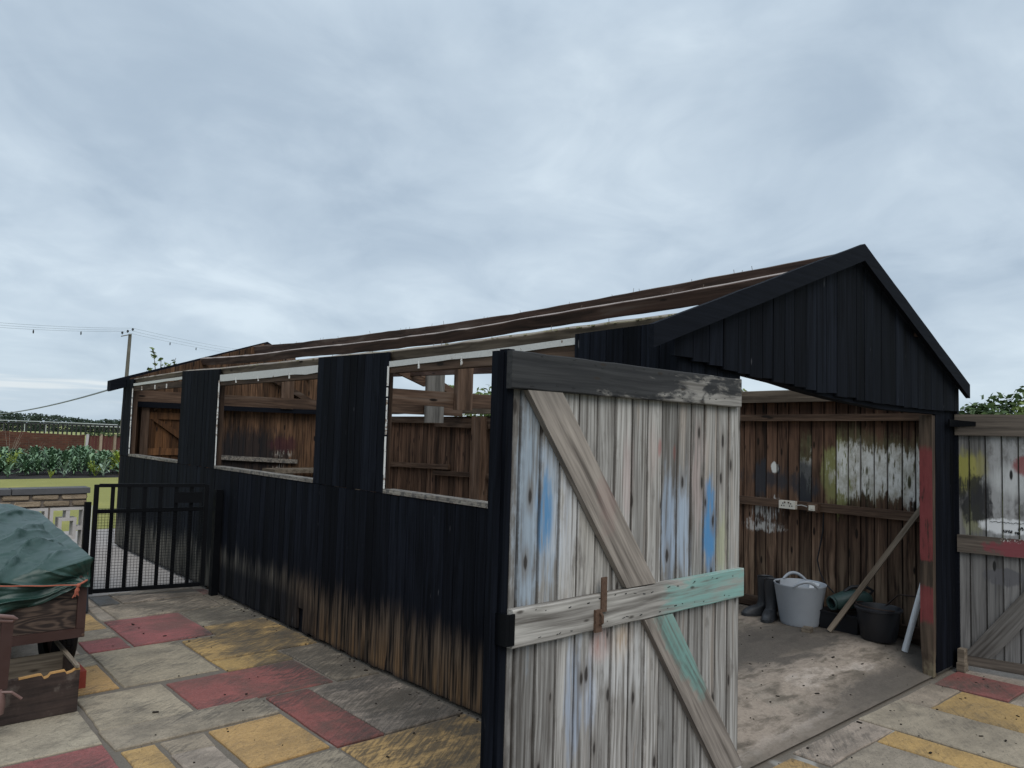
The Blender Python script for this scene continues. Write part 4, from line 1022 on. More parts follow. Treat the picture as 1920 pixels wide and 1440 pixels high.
# boots
def boot(loc, yaw, label):
    r = thing('wellington_boot', label, 'boot', loc, 'wellington boots by the tub')
    cy, sy = math.cos(yaw), math.sin(yaw)
    secs = []   # (forward, z, half-length along forward-ish, half width, tilt)
    path = [((-.005, .325), .068, .064), ((-.005, .27), .066, .062), ((-.002, .19), .060, .056), ((.002, .13), .056, .050), ((.012, .085), .062, .046)]
    V = []; n_ = 20
    def P(f, s, z): return (loc[0] + f * cy - s * sy, loc[1] + f * sy + s * cy, loc[2] + z)
    # shaft: horizontal rings
    rings = []
    for (f, z), a, b in [((-.005, .317), .061, .057)] + path:
        rings.append([P(f + a * math.cos(2 * math.pi * q / n_), b * math.sin(2 * math.pi * q / n_), z) for q in range(n_)])
    # foot as flattened horizontal rings from the ankle down to the sole
    for z, f, a, b in ((.070, .050, .105, .046), (.050, .070, .135, .049), (.026, .078, .146, .051), (.0255, .080, .151, .056), (.004, .080, .151, .056), (.002, .078, .145, .052)):
        ring = []
        for q in range(n_):
            an = 2 * math.pi * q / n_; c_ = math.cos(an); s_ = math.sin(an)
            wv = b * (1.0 if c_ > -.1 else .88); ring.append(P(f + a * (abs(c_) ** .8) * (1 if c_ > 0 else -1), wv * (abs(s_) ** .8) * (1 if s_ > 0 else -1), z))
        rings.append(ring)
    V = [p for rg in rings for p in rg]; F = []
    for i in range(len(rings) - 1):
        for q in range(n_): F.append((i * n_ + q, i * n_ + (q + 1) % n_, (i + 1) * n_ + (q + 1) % n_, (i + 1) * n_ + q))
    F.append(tuple((len(rings) - 1) * n_ + q for q in range(n_)))
    auto(MB().add(V, F).build('upper', M_WELLY, r), 50)
    m = MB(); m.lathe([(.050, .10), (.056, .27), (.0, .27)], 18, P(-.005, 0, 0)); m.build('lining', M_SLOT, r)
    return r
boot((3.215, 1.365, FZ(3.215, 1.365)), R(196), 'black wellington boot standing next to the grey tub, toe towards the doorway')
boot((3.29, 1.475, FZ(3.29, 1.475)), R(158), 'black wellington boot farther from the grey tub, close to the brown boards')
# brick scrap
o = MB().obox((3.03, .955, FZ(3.03, .955) + .016), (.045, .012, 0), (-.010, .032, 0), (0, 0, .016)).build('brick_scrap', M_STICK)
tag(o, 'small brown block lying on the floor in front of the grey tub', 'block')
# black box with a green blower resting on it
bx = thing('plastic_box', 'black plastic box low against the wall between the tub and the black bucket', 'box', (3.36, .80, FZ(3.36, .8)))
m = MB(); x0, x1, y0, y1, z0 = 3.25, 3.46, .66, .96, FZ(3.36, .8)
m.prism([(x0, y0, z0), (x0, y1, z0), (x0 - .01, y1 + .01, z0 + .13), (x0 - .01, y0 - .01, z0 + .13)], NX, .21); m.build('body', M_BLACKPL, bx)
MB().box((x0 - .02, y0 - .02, z0 + .131), (x1, y1 + .02, z0 + .143)).build('lid', M_BLACKPL, bx)
gb = thing('leaf_blower', 'dark green plastic leaf blower with a round black nozzle, lying on the black box', 'blower', (3.33, .75, z0 + .145))
zb = z0 + .145
BA = Vector((-.93, .37, -.16)).normalized(); BS = Vector((.37, .93, 0)).normalized(); BU = BS.cross(BA) * -1
if BU.z < 0: BU = -BU
BC = Vector((3.235, .845, zb + .072))
def bpt(d_, a, b): return BC - BA * d_ + BS * a + BU * b
n_ = 20; st = [(.0, .0, .052, .050), (.02, .0, .060, .057), (.06, .004, .068, .064), (.11, .010, .078, .070), (.17, .014, .082, .070), (.23, .010, .070, .060), (.27, .0, .045, .040), (.285, .0, .015, .015)]
V = []
for d_, dz_, a, b in st:
    for q in range(n_):
        an = 2 * math.pi * q / n_; V.append(bpt(d_, a * math.copysign(abs(math.cos(an)) ** .75, math.cos(an)) - d_ * .35, dz_ + b * math.copysign(abs(math.sin(an)) ** .75, math.sin(an))))
F = [(i * n_ + q, i * n_ + (q + 1) % n_, (i + 1) * n_ + (q + 1) % n_, (i + 1) * n_ + q) for i in range(len(st) - 1) for q in range(n_)] + [tuple((len(st) - 1) * n_ + q for q in range(n_))]
auto(MB().add(V, F).build('body', M_GREENPL, gb), 40)
V = []
for r_, d_ in [(.052, .0), (.057, -.014), (.051, -.022), (.040, -.018), (.036, .05)]:
    for q in range(24): V.append(bpt(d_, r_ * math.cos(q / 24 * 2 * math.pi), r_ * math.sin(q / 24 * 2 * math.pi)))
F = [(i * 24 + q, i * 24 + (q + 1) % 24, (i + 1) * 24 + (q + 1) % 24, (i + 1) * 24 + q) for i in range(4) for q in range(24)]
auto(MB().add(V, F).build('nozzle', M_GREENPL, gb), 50)
V = [bpt(.025, .037 * math.cos(q / 20 * 2 * math.pi), .037 * math.sin(q / 20 * 2 * math.pi)) for q in range(20)]
MB().add(V + [p_ + BA * -.004 for p_ in V], [tuple(range(20)), tuple(range(39, 19, -1))]).build('nozzle_inside', M_SLOT, gb)
MB().obox(bpt(.13, -.115, .028), BA * .05, BS * .006, BU * .026).build('side_panel', M_BLACKPL, gb)
auto(MB().tube([bpt(.26, -.10, .02), bpt(.30, -.12, .06), bpt(.25, -.09, .10), bpt(.15, -.05, .105), bpt(.10, -.03, .075)], .014, 8).build('handle', M_BLACKPL, gb), 60)
# black bucket
bx_, by_ = 3.265, .505; bz = FZ(bx_, by_) + .002
bk = thing('bucket', 'black builders bucket with a wire handle on the shed floor', 'bucket', (bx_, by_, bz))
auto(MB().lathe([(.0, .004), (.118, .0), (.126, .01), (.158, .222), (.170, .226), (.171, .240), (.160, .244), (.152, .232), (.120, .016), (.0, .014)], 40, (bx_, by_, bz)).build('body', M_BUCKET, bk), 50)
pts = []
for q in range(15):
    t = q / 14; an = math.pi * t; e = Vector((.45, .89, 0)); f_ = Vector((-.89, .45, 0))
    c = Vector((bx_, by_, bz + .236)) + e * (.168 * math.cos(an)) + f_ * (.165 * math.sin(an)) * .92 + Vector((0, 0, .012 + .010 * math.sin(an))); pts.append(c)
auto(MB().tube(pts, .0045, 6).build('handle', M_IRON, bk), 60)
# leaning stick, pipe, bent rod
def stick(name, a, b, r0, r1, mat, label, cat, n=7):
    a, b = Vector(a), Vector(b); pts = [a.lerp(b, i / n) + Vector((rnd.uniform(-.003, .003),) * 3) for i in range(n + 1)]
    o = MB().tube(pts, [lerp(r0, r1, i / n) for i in range(n + 1)], 8).build(name, mat); auto(o, 60); return tag(o, label, cat)
a = Vector((3.16, .84, FZ(3.16, .84) + .01)); b = Vector((3.447, .25, 1.126)); dd = (b - a).normalized(); s1 = dd.cross(Vector((1, 0, 0))).normalized(); s2_ = dd.cross(s1)
o = MB().obox((a + b) / 2, dd * ((b - a).length / 2), s1 * .019, s2_ * .012).build('wooden_batten', M_BATTEN); tag(o, 'long thin wooden batten leaning diagonally against the inside wall', 'batten')
o = MB().tube([(3.225, .30, FZ(3.22, .3) + .004), (3.30, .165, .69)], .022, 16).build('pipe', M_PIPE); auto(o, 60); tag(o, 'white plastic pipe leaning against the red daubed door post', 'pipe')
o = MB().tube([(3.38, .86, .235), (3.40, .66, .29), (3.41, .60, .30), (3.42, .52, .33), (3.43, .43, .43), (3.43, .40, .438), (3.43, .10, .455)], .006, 6).build('bent_rod', M_IRON); auto(o, 60); tag(o, 'thin dark bent iron rod against the boards above the black bucket', 'rod')
o = MB().tube([(3.47, 1.04, 1.0), (3.478, 1.05, .85), (3.48, 1.10, .60), (3.47, 1.07, .50), (3.46, 1.02, .42), (3.43, .93, .36)], .006, 6).build('cable', M_BLACKPL); tag(o, 'black cable hanging down the boards from the small switch to the blower', 'cable')
# sockets on the wall rail
so = thing('wall_socket', 'cream double wall socket on the middle rail inside the shed', 'socket', (3.452, 1.342, 1.01))
MB().box((3.412, 1.268, 1.012), (3.454, 1.416, 1.080)).build('backbox', M_SOCK, so)
m = MB()
for yc in (1.305, 1.378):
    for dy_, dz_ in ((0, .045), (-.011, .025), (.011, .025)): m.box((3.4095, yc + dy_ - .004, 1.012 + dz_ - .005), (3.413, yc + dy_ + .004, 1.012 + dz_ + .005))
m.build('socket_holes', M_SLOT, so)
for yc in (1.325, 1.36): MB().box((3.406, yc - .006, 1.060), (3.4125, yc + .006, 1.072)).build('switch', M_RUST, so)
sw = thing('light_switch', 'small cream fused switch to the right of the double socket', 'switch', (3.45, 1.10, 1.0))
MB().box((3.40, 1.062, 1.005), (3.452, 1.150, 1.075)).build('pattress', M_BROWN_Y, sw)
MB().box((3.385, 1.080, 1.018), (3.3995, 1.130, 1.062)).build('plate', M_SOCK, sw)
MB().box((3.380, 1.092, 1.030), (3.3855, 1.112, 1.050)).build('rocker', M_SOCK, sw)
o = MB().tube([(3.43, 1.266, 1.045), (3.435, 1.22, 1.052), (3.44, 1.18, 1.044), (3.42, 1.152, 1.04)], .005, 6).build('cable', M_CABLE); tag(o, 'short grey cable joining the double socket to the switch', 'cable')
# bench and vice seen through the middle window
be = thing('workbench', 'rough wooden bench against the back wall, seen through the middle window', 'bench', (2.5, 8.5, 0))
MB().box((1.9, 8.30, .93), (3.3, 8.73, .985)).build('top', M_STICK, be)
for x_ in (2.1, 3.2): MB().box((x_, 8.32, 0), (x_ + .09, 8.41, .928)).build('leg', M_STICK, be)
vi = thing('vice', 'dark iron bench vice on the wooden bench', 'vice', (2.85, 8.4, .985))
MB().box((2.70, 8.32, .987), (2.92, 8.55, 1.04)).box((2.74, 8.34, 1.0405), (2.88, 8.44, 1.12)).build('body', M_IRON, vi)
MB().box((2.74, 8.25, 1.03), (2.88, 8.30, 1.14)).build('jaw', M_IRON, vi)
MB().tube([(2.81, 8.18, 1.01), (2.81, 8.33, 1.01)], .016, 8).tube([(2.73, 8.19, 1.01), (2.89, 8.19, 1.01)], .008, 6).build('screw', M_IRON, vi)

# ================================================================== GATE
A = Vector((-.975, 5.72, 0)); B = Vector((-.085, 5.42, 0)); gd = (B - A).normalized(); gn = Vector((gd.y, -gd.x, 0)); GL = (B - A).length
gate = thing('garden_gate', 'black metal garden gate with upright bars and wire mesh between wall and shed', 'gate', tuple((A + B) / 2))
def gp(t, z, o=0): return A + gd * t + gn * o + Vector((0, 0, z))
def gbar(name, t0, z0, t1, z1, w=.018, dep=.010, parent=gate, mat=None):
    a, b = gp(t0, z0), gp(t1, z1); d_ = (b - a).normalized(); sd_ = d_.cross(gn).normalized()
    return MB().obox((a + b) / 2, d_ * ((b - a).length / 2), sd_ * w, gn * dep).build(name, mat or M_STEEL_BLACK, parent)
gbar('frame', .0, .03, .0, 1.02, .020, .016); gbar('frame', GL, .06, GL, 1.02, .020, .016)
gbar('rail', .021, 1.012, GL - .021, 1.012, .016, .016); gbar('rail', .021, .055, GL - .021, .075, .018, .016); gbar('rail', .021, .775, GL - .021, .79, .018, .0155)
for i in range(6):
    t = lerp(.0, GL, (i + 1) / 7); gbar('bar', t, .062, t, .995, .017, .006)
m = MB(); t = .03
while t < GL - .01:
    m.tube([gp(t, .07, .018), gp(t, .80, .018)], .0019, 3, False); t += .026
z = .075
while z < .81:
    m.tube([gp(.01, z, .0195), gp(GL - .01, z, .0195)], .0019, 3, False); z += .026
o = m.build('wire_mesh', M_STEEL_BLACK, gate); o['kind'] = 'stuff'
MB().obox(gp(GL - .16, .90, .02), gd * .12, gn * .012, Vector((0, 0, .05))).build('latch_plate', M_STEEL_BLACK, gate)
o = MB().box((-.075, 5.20, -.01), (-.012, 5.27, .985)).build('gate_post', M_STEEL_BLACK); tag(o, 'black square gate post against the shed boards', 'gate post')
o = MB().box((-1.055, 5.74, -.01), (-1.005, 5.79, .86)).build('gate_post', M_STEEL_BLACK); tag(o, 'black square gate post at the end of the screen block wall', 'gate post')
o = MB().tube([(-1.0, 5.735, .0), (-1.0, 5.735, .83)], .004, 6).build('cane', M_PIPE); tag(o, 'thin pale cane standing by the gate post at the wall end', 'cane')

# ================================================================== GARDEN WALL WITH SCREEN BLOCKS
gw = thing('garden_wall', 'low stone garden wall with pierced pale screen blocks and dark coping', 'wall', (-2.2, 5.95, 0))
YF = 5.86; T = .16
for i in range(5):
    x1 = -1.00 - i * .62; MB().box((x1 - .612, YF - .025, .935), (x1, YF + T + .03, .985)).build('coping_stone', M_COPING, gw)
def stone(x0, x1, z0, z1):
    V = []; F = []
    n_ = 3; e = .009
    O = [(x0 + e, z0 + e * .4), (x1 - e, z0 + e * .3), (x1 - e * .2, (z0 + z1) / 2), (x1 - e, z1 - e * .4), (x0 + e, z1 - e * .3), (x0 + e * .1, (z0 + z1) / 2)]
    A_ = [(x + rnd.uniform(-.002, .002), YF + .004, z + rnd.uniform(-.002, .002)) for x, z in O]
    cx, cz = (x0 + x1) / 2, (z0 + z1) / 2
    B_ = [(cx + (p[0] - cx) * .93, YF - .012 + rnd.uniform(-.004, .003), cz + (p[2] - cz) * .80) for p in A_]
    C_ = [(p[0], YF + T - .01, p[2]) for p in A_]; m_ = len(A_)
    F = [tuple(m_ + i for i in range(m_))] + [(i, (i + 1) % m_, m_ + (i + 1) % m_, m_ + i) for i in range(m_)] + [(2 * m_ + i, 2 * m_ + (i + 1) % m_, (i + 1) % m_, i) for i in range(m_)]
    mesh('walling_stone', A_ + B_ + C_, F, M_STONE, gw)
for row, (z0, z1, off) in enumerate(((.880, .930, .0), (.822, .872, .09), (.36, .41, .05), (.30, .352, .12), (.24, .292, .0), (.18, .232, .1), (.12, .172, .02), (.06, .112, .13), (.0, .052, .05))):
    x = -1.015; first = True
    while x > -3.8:
        wd = (.215 - off) if first else .215; first = False
        stone(x - wd, x, z0, z1); x -= wd + .012
MB().box((-3.8, YF + .006, 0), (-1.02, YF + T - .015, .408)).box((-3.8, YF + .006, .816), (-1.02, YF + T - .015, .936)).build('mortar', M_WMORTAR, gw)
for i in range(9):
    x1 = -1.020 - i * .305; x0 = x1 - .29; z0, z1 = .42, .81; cx, cz = (x0 + x1) / 2, (z0 + z1) / 2
    m = MB(); y0, y1 = YF + .0, YF + .145
    hw, hh, f_ = (x1 - x0) / 2, (z1 - z0) / 2, .027
    for a in ((x0, z0, x0 + f_, z1), (x1 - f_, z0, x1, z1)): m.box((a[0], y0, a[1]), (a[2], y1, a[3]))
    for a in ((x0 + f_, z0, x1 - f_, z0 + f_), (x0 + f_, z1 - f_, x1 - f_, z1)): m.box((a[0], y0, a[1]), (a[2], y1, a[3]))
    q, qz = hw * .50, hh * .50
    m.box((cx - q, y0 + .002, cz - qz), (cx - q + f_, y1, cz + qz)); m.box((cx + q - f_, y0 + .002, cz - qz), (cx + q, y1, cz + qz))
    m.box((cx - q + f_, y0 + .002, cz - qz), (cx + q - f_, y1, cz - qz + f_)); m.box((cx - q + f_, y0 + .002, cz + qz - f_), (cx + q - f_, y1, cz + qz))
    m.box((x0 + f_, y0 + .003, cz - .016), (cx - q, y1 - .002, cz + .016)); m.box((cx + q, y0 + .003, cz - .016), (x1 - f_, y1 - .002, cz + .016))
    m.box((cx - .016, y0 + .003, z0 + f_), (cx + .016, y1 - .002, cz - qz)); m.box((cx - .016, y0 + .003, cz + qz), (cx + .016, y1 - .002, z1 - f_))
    m.build('screen_block', M_SCREEN, gw)
    MB().box((x0 - .014, YF + .006, .41), (x0 - .001, YF + .08, .815)).build('mortar', M_WMORTAR, gw)

# ================================================================== TRAILER, TARPAULIN, CRATE
tr = thing('trailer', 'brown painted wooden box trailer loaded under a green tarpaulin', 'trailer', (-2.4, 3.7, 0))
XR = -1.632; TY = 3.0
MB().box((-3.2, TY - .012, .340), (XR, TY + .035, .392)).build('frame', M_TRAILER, tr)
MB().box((XR - .035, TY + .036, .345), (XR, 4.55, .392)).build('frame', M_TRAILER, tr)
MB().box((-3.2, TY + .036, .36), (XR - .036, 4.55, .385)).build('bed', M_TPLANK, tr)
MB().box((-3.2, TY + .004, .394), (XR - .046, TY + .030, .566)).build('plank', M_TPLANK, tr)
MB().box((-3.2, TY + .006, .571), (XR - .046, TY + .030, .72)).build('plank', M_TPLANK, tr)
MB().box((-3.2, 4.52, .06), (XR - .036, 4.55, .359)).build('underbed_screen', M_TPLANK, tr)  # screen added under the bed to shut out the bright paving behind
MB().box((XR - .030, TY + .036, .394), (XR - .004, 4.55, .70)).build('plank', M_TPLANK, tr)
MB().box((XR - .045, TY - .014, .393), (XR, TY + .034, .735)).build('corner_post', M_TRAILER, tr)
MB().tube([(XR - .01, TY - .02, .355), (XR - .01, TY - .03, .355)], .008, 6).build('bolt', M_RUST, tr)
# wheel
whl = bpy.data.objects.new('wheel', None); reg(whl, (-1.66, 3.62, .27), tr)
V = []; n_ = 36; prof = [(.17, -.055), (.235, -.072), (.262, -.060), (.272, -.03), (.272, .03), (.262, .060), (.235, .072), (.17, .055)]
for r_, x_ in prof:
    for q in range(n_): V.append((-1.645 + x_, 3.62 + r_ * math.cos(q / n_ * 2 * math.pi), .272 + r_ * math.sin(q / n_ * 2 * math.pi)))
k_ = len(prof)
F = [(i * n_ + q, i * n_ + (q + 1) % n_, ((i + 1) % k_) * n_ + (q + 1) % n_, ((i + 1) % k_) * n_ + q) for i in range(k_) for q in range(n_)]
m = MB().add(V, F)
for q in range(40):
    an = q / 40 * 2 * math.pi; c = Vector((-1.645, 3.62 + .274 * math.cos(an), .272 + .274 * math.sin(an)))
    for dx_ in (-.036, -.012, .012, .036): m.obox(c + Vector((dx_, 0, 0)), (.008, 0, 0), Vector((0, -math.sin(an), math.cos(an))) * .014, Vector((0, math.cos(an), math.sin(an))) * .004)
m.build('tyre', M_RUBBER, whl)
V = []
for x_ in (-.03, .03):
    V += [(-1.645 + x_, 3.62 + .172 * math.cos(q / n_ * 2 * math.pi), .272 + .172 * math.sin(q / n_ * 2 * math.pi)) for q in range(n_)]
MB().add(V, [(q, (q + 1) % n_, n_ + (q + 1) % n_, n_ + q) for q in range(n_)] + [tuple(range(n_))[::-1], tuple(n_ + q for q in range(n_))]).build('rim', M_TRAILER, whl)
MB().tube([(-1.70, 3.62, .272), (-3.1, 3.62, .272)], .022, 8).build('axle', M_RUST, tr)
# draw bar, prop and handle in front
MB().prism([(-2.105, 2.585, .575), (-2.052, 2.585, .575), (-2.062, 2.585, .23), (-2.115, 2.585, .23)][::-1], NY, .03).build('prop_leg', M_TRAILER, tr)
MB().obox((-2.40, 2.80, .560), (.33, .21, .012), (-.02, .03, 0), (0, 0, .02)).build('draw_bar', M_TRAILER, tr)
auto(MB().tube([(-2.30, 2.56, .640), (-2.13, 2.575, .607), (-2.06, 2.58, .590), (-2.045, 2.585, .580), (-2.06, 2.59, .570), (-2.16, 2.59, .588)], .011, 8).build('handle', M_LEVER, tr), 60)
m = MB().lathe([(.0, -.01), (.030, .0), (.036, .05), (.028, .10), (.016, .12), (.0, .12)], 16, (-2.10, 2.585, .115)); auto(m.build('coupling', M_LEVER, tr), 50)
MB().tube([(-2.09, 2.57, .225), (-2.045, 2.565, .218), (-2.00, 2.56, .178)], .007, 6).build('lever', M_LEVER, tr)
# tarpaulin
tp = None
def ridge(a, w): return max(0.0, 1 - abs(a) / w) ** 1.5
def tarp_pt(u, s):
    """u along X from the right hand end, s along the sheet: 0 front hem .. 1 back"""
    x = XR + .008 - u * 1.6
    edge_z = .800 - .16 * min(1, u / .28) * .55 - .02 * math.sin(u * 9)
    hem = .628 - .115 * math.sin(min(1.0, u / .34) * math.pi / 2) + .018 * math.sin(u * 31) + .02 * math.sin(u * 13)
    nz = mnoise.noise
    if s < .28:
        t = s / .28; y = TY - .030 + .012 * math.sin(t * 3); z = lerp(hem, edge_z, t)
        y -= .016 * math.sin(u * 26 + t * 2.5) * (1 - t) - .012 * math.sin(u * 11 + t * 5)
        # creases fanning out of the tied corner
        an = math.atan2(t - .05, u * 5.2 + .02)
        y -= .020 * ridge(math.sin(an * 9.0 + 1.1), .55) * min(1, u * 14) + .012 * abs(nz(Vector((an * 7, u * 3, 2.0))))
        y += .012 * nz(Vector((u * 14 - t * 2.2, t * 3.0 + u * 5, 2.0)))
        # gathered in under the twine
        y += .016 * ridge(t - (.30 + .25 * min(1, u * 4)), .16) * min(1, u * 12)
    else:
        t = (s - .28) / .72; y = TY - .02 + t * 1.58
        z = edge_z + .03 * min(1, t * 8) * min(1, u * 9) + (.915 - edge_z) * t ** .9 + .060 * math.sin(min(1, t) * math.pi) * min(1, u * 1.2) - .045 * math.sin(min(1, t * 1.05) * math.pi) * max(0, 1 - u * 2.2) * min(1, u * 30) + .05 * t * min(1, u * 5)
        k = min(1, u * 8)
        for (aa, off, w_, h_) in ((1.9, .35, .10, .030), (2.6, .78, .09, .034), (1.4, .95, .08, .026), (3.1, 1.25, .10, .028), (.8, .55, .07, .022), (2.2, 1.6, .09, .026)):
            z += h_ * ridge(t * 1.6 + u * aa - off + .06 * nz(Vector((u * 6, t * 6, aa))), w_) * k
        z += .014 * abs(nz(Vector((t * 10 + u * 12, u * 3 - t * 2, 5.0)))) * k + .010 * nz(Vector((u * 20, t * 9, 1.0))) * k
        z += .022 * max(0, 1 - ((t - .28) / .07) ** 2) * min(1, u * 20) * max(0, 1 - u * 3)
        y += .012 * nz(Vector((u * 9, t * 9, 7.0)))
        x += .010 * nz(Vector((t * 9, 3.0, u * 3))) * min(1, t * 5)
    return (x, y, z)
NU, NS = 130, 140; V = []; F = []
for j in range(NS + 1):
    # right hand flap first
    x, y, z = tarp_pt(0, j / NS)
    drop = .15 if j / NS > .28 else .0
    V.append((x + .006 - .006 * math.sin(j * .3), y + .004, z - drop - (.02 * math.sin(j * .35) if drop else 0)))
    for i in range(NU + 1): V.append(tarp_pt((i / NU) ** 1.5, j / NS))
W_ = NU + 2
for j in range(NS):
    for i in range(W_ - 1): a = j * W_ + i; F.append((a, a + W_, a + W_ + 1, a + 1))
o = mesh('tarpaulin', V, F, M_TARP, None, True); tag(o, 'dark green tarpaulin draped in folds over the trailer load', 'tarpaulin')
sm_ = o.modifiers.new('thick', 'SOLIDIFY'); sm_.thickness = .0015
rp = thing('twine', 'orange twine tied across the front of the green tarpaulin', 'twine', (-1.8, 2.93, .65))
pts = [(lerp(-2.35, -1.69, i / 18), TY - .056 + .006 * math.sin(i * 1.3), lerp(.727, .652, i / 18) - .008 * math.sin(i / 18 * math.pi)) for i in range(19)]
auto(MB().tube(pts, .0038, 6).build('strand', M_ROPE, rp), 60)
m = MB()
m.lathe([(.0, -.012), (.012, -.006), (.013, .004), (.0, .012)], 8, (-1.690, TY - .056, .650))
for q in range(9): m.tube([(-1.69, TY - .056, .65), (-1.695 + rnd.uniform(-.012, .010), TY - .060 + rnd.uniform(-.006, .004), .622), (-1.70 + rnd.uniform(-.02, .016), TY - .060, rnd.uniform(.575, .605))], .0025, 4)
m.tube([(-1.69, TY - .056, .652), (-1.66, TY - .048, .664), (-1.640, TY - .03, .670)], .006, 6)
m.build('knot', M_ROPE, rp)
# crate on the ground
cr = thing('wooden_crate', 'open dark wooden crate with a splintered top edge on the paving under the trailer', 'crate', (-2.1, 2.85, 0))
CX0, CX1, CY0, CY1, CH = -2.55, -1.700, 2.735, 3.06, .232
top = [(CX0, CH), (-2.05, CH - .004), (-1.99, CH - .002), (-1.90, CH + .004), (-1.885, CH + .002), (-1.872, CH - .018), (-1.855, CH - .014), (-1.842, CH + .002), (-1.775, CH + .004), (-1.765, CH - .012), (-1.74, CH - .006), (-1.725, CH + .003), (CX1, CH + .002)]
Q = [(CX0, CY0, .003), (CX1 - .004, CY0, .003)] + [(x, CY0, z) for x, z in reversed(top)]
MB().prism(Q, NY, .020).build('front_board', M_CRATE, cr)
m = MB()
for (xa, za), (xb, zb) in zip(top[2:], top[3:]):
    m.add([(xa, CY0 - .0015, za - .007), (xb, CY0 - .0015, zb - .007), (xb, CY0 - .0005, zb + .0012), (xa, CY0 - .0005, za + .0012), (xb, CY0 + .021, zb + .0012), (xa, CY0 + .021, za + .0012)], [(0, 1, 2, 3), (3, 2, 4, 5)])
m.build('splintered_edge', M_RAWEDGE, cr)
MB().box((CX1 - .020, CY0 + .021, .003), (CX1 - .002, CY1, CH - .006)).build('side_board', M_CRATE, cr)
MB().box((CX0, CY0 + .021, .003), (CX0 + .02, CY1, CH)).build('side_board', M_CRATE, cr)
MB().box((CX0, CY1 + .0005, .003), (CX1 - .002, CY1 + .02, CH + .02)).build('back_board', M_CRATE_IN, cr)
MB().box((CX0 + .021, CY0 + .0215, .012), (CX1 - .021, CY1 - .0005, .026)).build('base_board', M_CRATE_IN, cr)
o = MB().obox((-1.712, 3.02, .250), (.005, .30, .0), (.0105, 0, 0), (0, 0, .007)).build('wooden_stick', M_STICK); tag(o, 'pale square stick laid across the corner of the open crate', 'stick')
o = MB().box((-1.665, 3.13, .0), (-1.575, 3.34, .10)).build('brick', M_REDBRICK); tag(o, 'red brick standing behind the crate below the trailer wheel', 'brick')
o = auto(MB().lathe([(.0, .0), (.058, .0), (.060, .02), (.036, .36), (.030, .37), (.0, .37)], 18, (-1.165, 5.19, .0)).build('bollard', M_BOLLARD), 50); tag(o, 'blue grey tapered plastic post behind the trailer corner near the gate', 'bollard')

# ================================================================== VEGETABLES
def leafstrip(m, base, yaw, ln, wd, lift, droop, segs=5, curl=.25):
    c, s = math.cos(yaw), math.sin(yaw); V = []
    for i in range(segs + 1):
        t = i / segs; r = ln * t; z = lift * math.sin(min(1.0, t * 1.0) * 1.7) - droop * t * t
        w_ = wd * (math.sin(min(1, .12 + t * .95) * math.pi) ** .6) * (.35 if i == 0 else 1)
        for k_, zz in ((-1, curl), (0, 0.0), (1, curl)):
            wob = rnd.uniform(-.15, .15) * wd
            V.append((base[0] + c * r - s * w_ * k_ + wob * .3, base[1] + s * r + c * w_ * k_, base[2] + z + abs(k_) * zz * w_ + wob * .5))
    F = []
    for i in range(segs):
        for k_ in range(2): a = i * 3 + k_; F.append((a, a + 1, a + 4, a + 3))
    m.add(V, F)
def cabbage(x, y, h, n, mat, label):
    m = MB(); z0 = -.01
    for q in range(n):
        lay = q / n; leafstrip(m, (x, y, z0 + h * .15 + h * .30 * lay), q * 2.4 + rnd.uniform(-.4, .4), h * rnd.uniform(.6, 1.0) * (1.05 - .35 * lay), h * rnd.uniform(.06, .14), h * (.35 + .85 * lay), h * (.45 - .30 * lay))
    m.tube([(x, y, z0), (x, y, z0 + h * .6)], .03, 5)
    o = m.build('cabbage_plant', mat, None, True); tag(o, label, 'cabbage', 'cabbage plants in the vegetable bed'); return o
rows = [(22.9, .34, 1.05, 9), (23.9, .42, .95, 12), (24.9, .44, .95, 12), (26.2, .45, 1.0, 12), (27.6, .44, 1.1, 11), (29.2, .40, 1.2, 11)]
for ri, (y, h, step, n_) in enumerate(rows):
    for i in range(n_):
        x = .2 + (y - 22) * .10 + i * step * .46 + rnd.uniform(-.12, .12)
        if ri and not (.75 + (y - 25) * .14 < x < 4.35 + (y - 25) * .25): continue
        if ri == 0:
            if i not in (1, 4, 6, 7): continue
            cabbage(x, y + rnd.uniform(-.2, .2), h * rnd.uniform(.85, 1.15), 11, M_CAB2 if i in (4, 6) else M_CAB, {1: 'small cabbage at the front left of the vegetable bed', 4: 'pale silvery cabbage standing alone at the front of the bed', 6: 'pale open cabbage right of the yellow green weed', 7: 'cabbage at the front of the bed beside the shed corner'}[i])
        else:
            yg = rnd.random() > .86
            cabbage(x, y + rnd.uniform(-.3, .3), h * rnd.uniform(.75, 1.2), 60, M_YG if yg else M_CAB, 'yellow green cabbage plant among the darker ones in the thick rows' if yg else 'leafy dark green cabbage plant in the thick rows before the brick wall')
def weed(x, y, h, n, label):
    m = MB()
    for q in range(n):
        a = rnd.uniform(0, 6.28); l_ = h * rnd.uniform(.5, 1); tip = Vector((x + math.cos(a) * h * .45, y + math.sin(a) * h * .45, l_)); m.tube([(x, y, -.02), tip], .006, 3)
        for k_ in range(6):
            p_ = Vector((x, y, 0)).lerp(tip, .3 + .7 * k_ / 6); leafstrip(m, p_, rnd.uniform(0, 6.28), h * .22, h * .055, h * .06, h * .03, 2)
    o = m.build('weed', M_YG, None, False); tag(o, label, 'weed'); return o
weed(3.0, 22.95, .45, 14, 'bright yellow green weed between two pale cabbages at the bed front')
weed(1.75, 22.4, .22, 8, 'tiny yellow green seedling on the bare soil at the edge of the lawn')
weed(.95, 24.2, .75, 16, 'tall light green bolted plant at the left end of the vegetable bed')

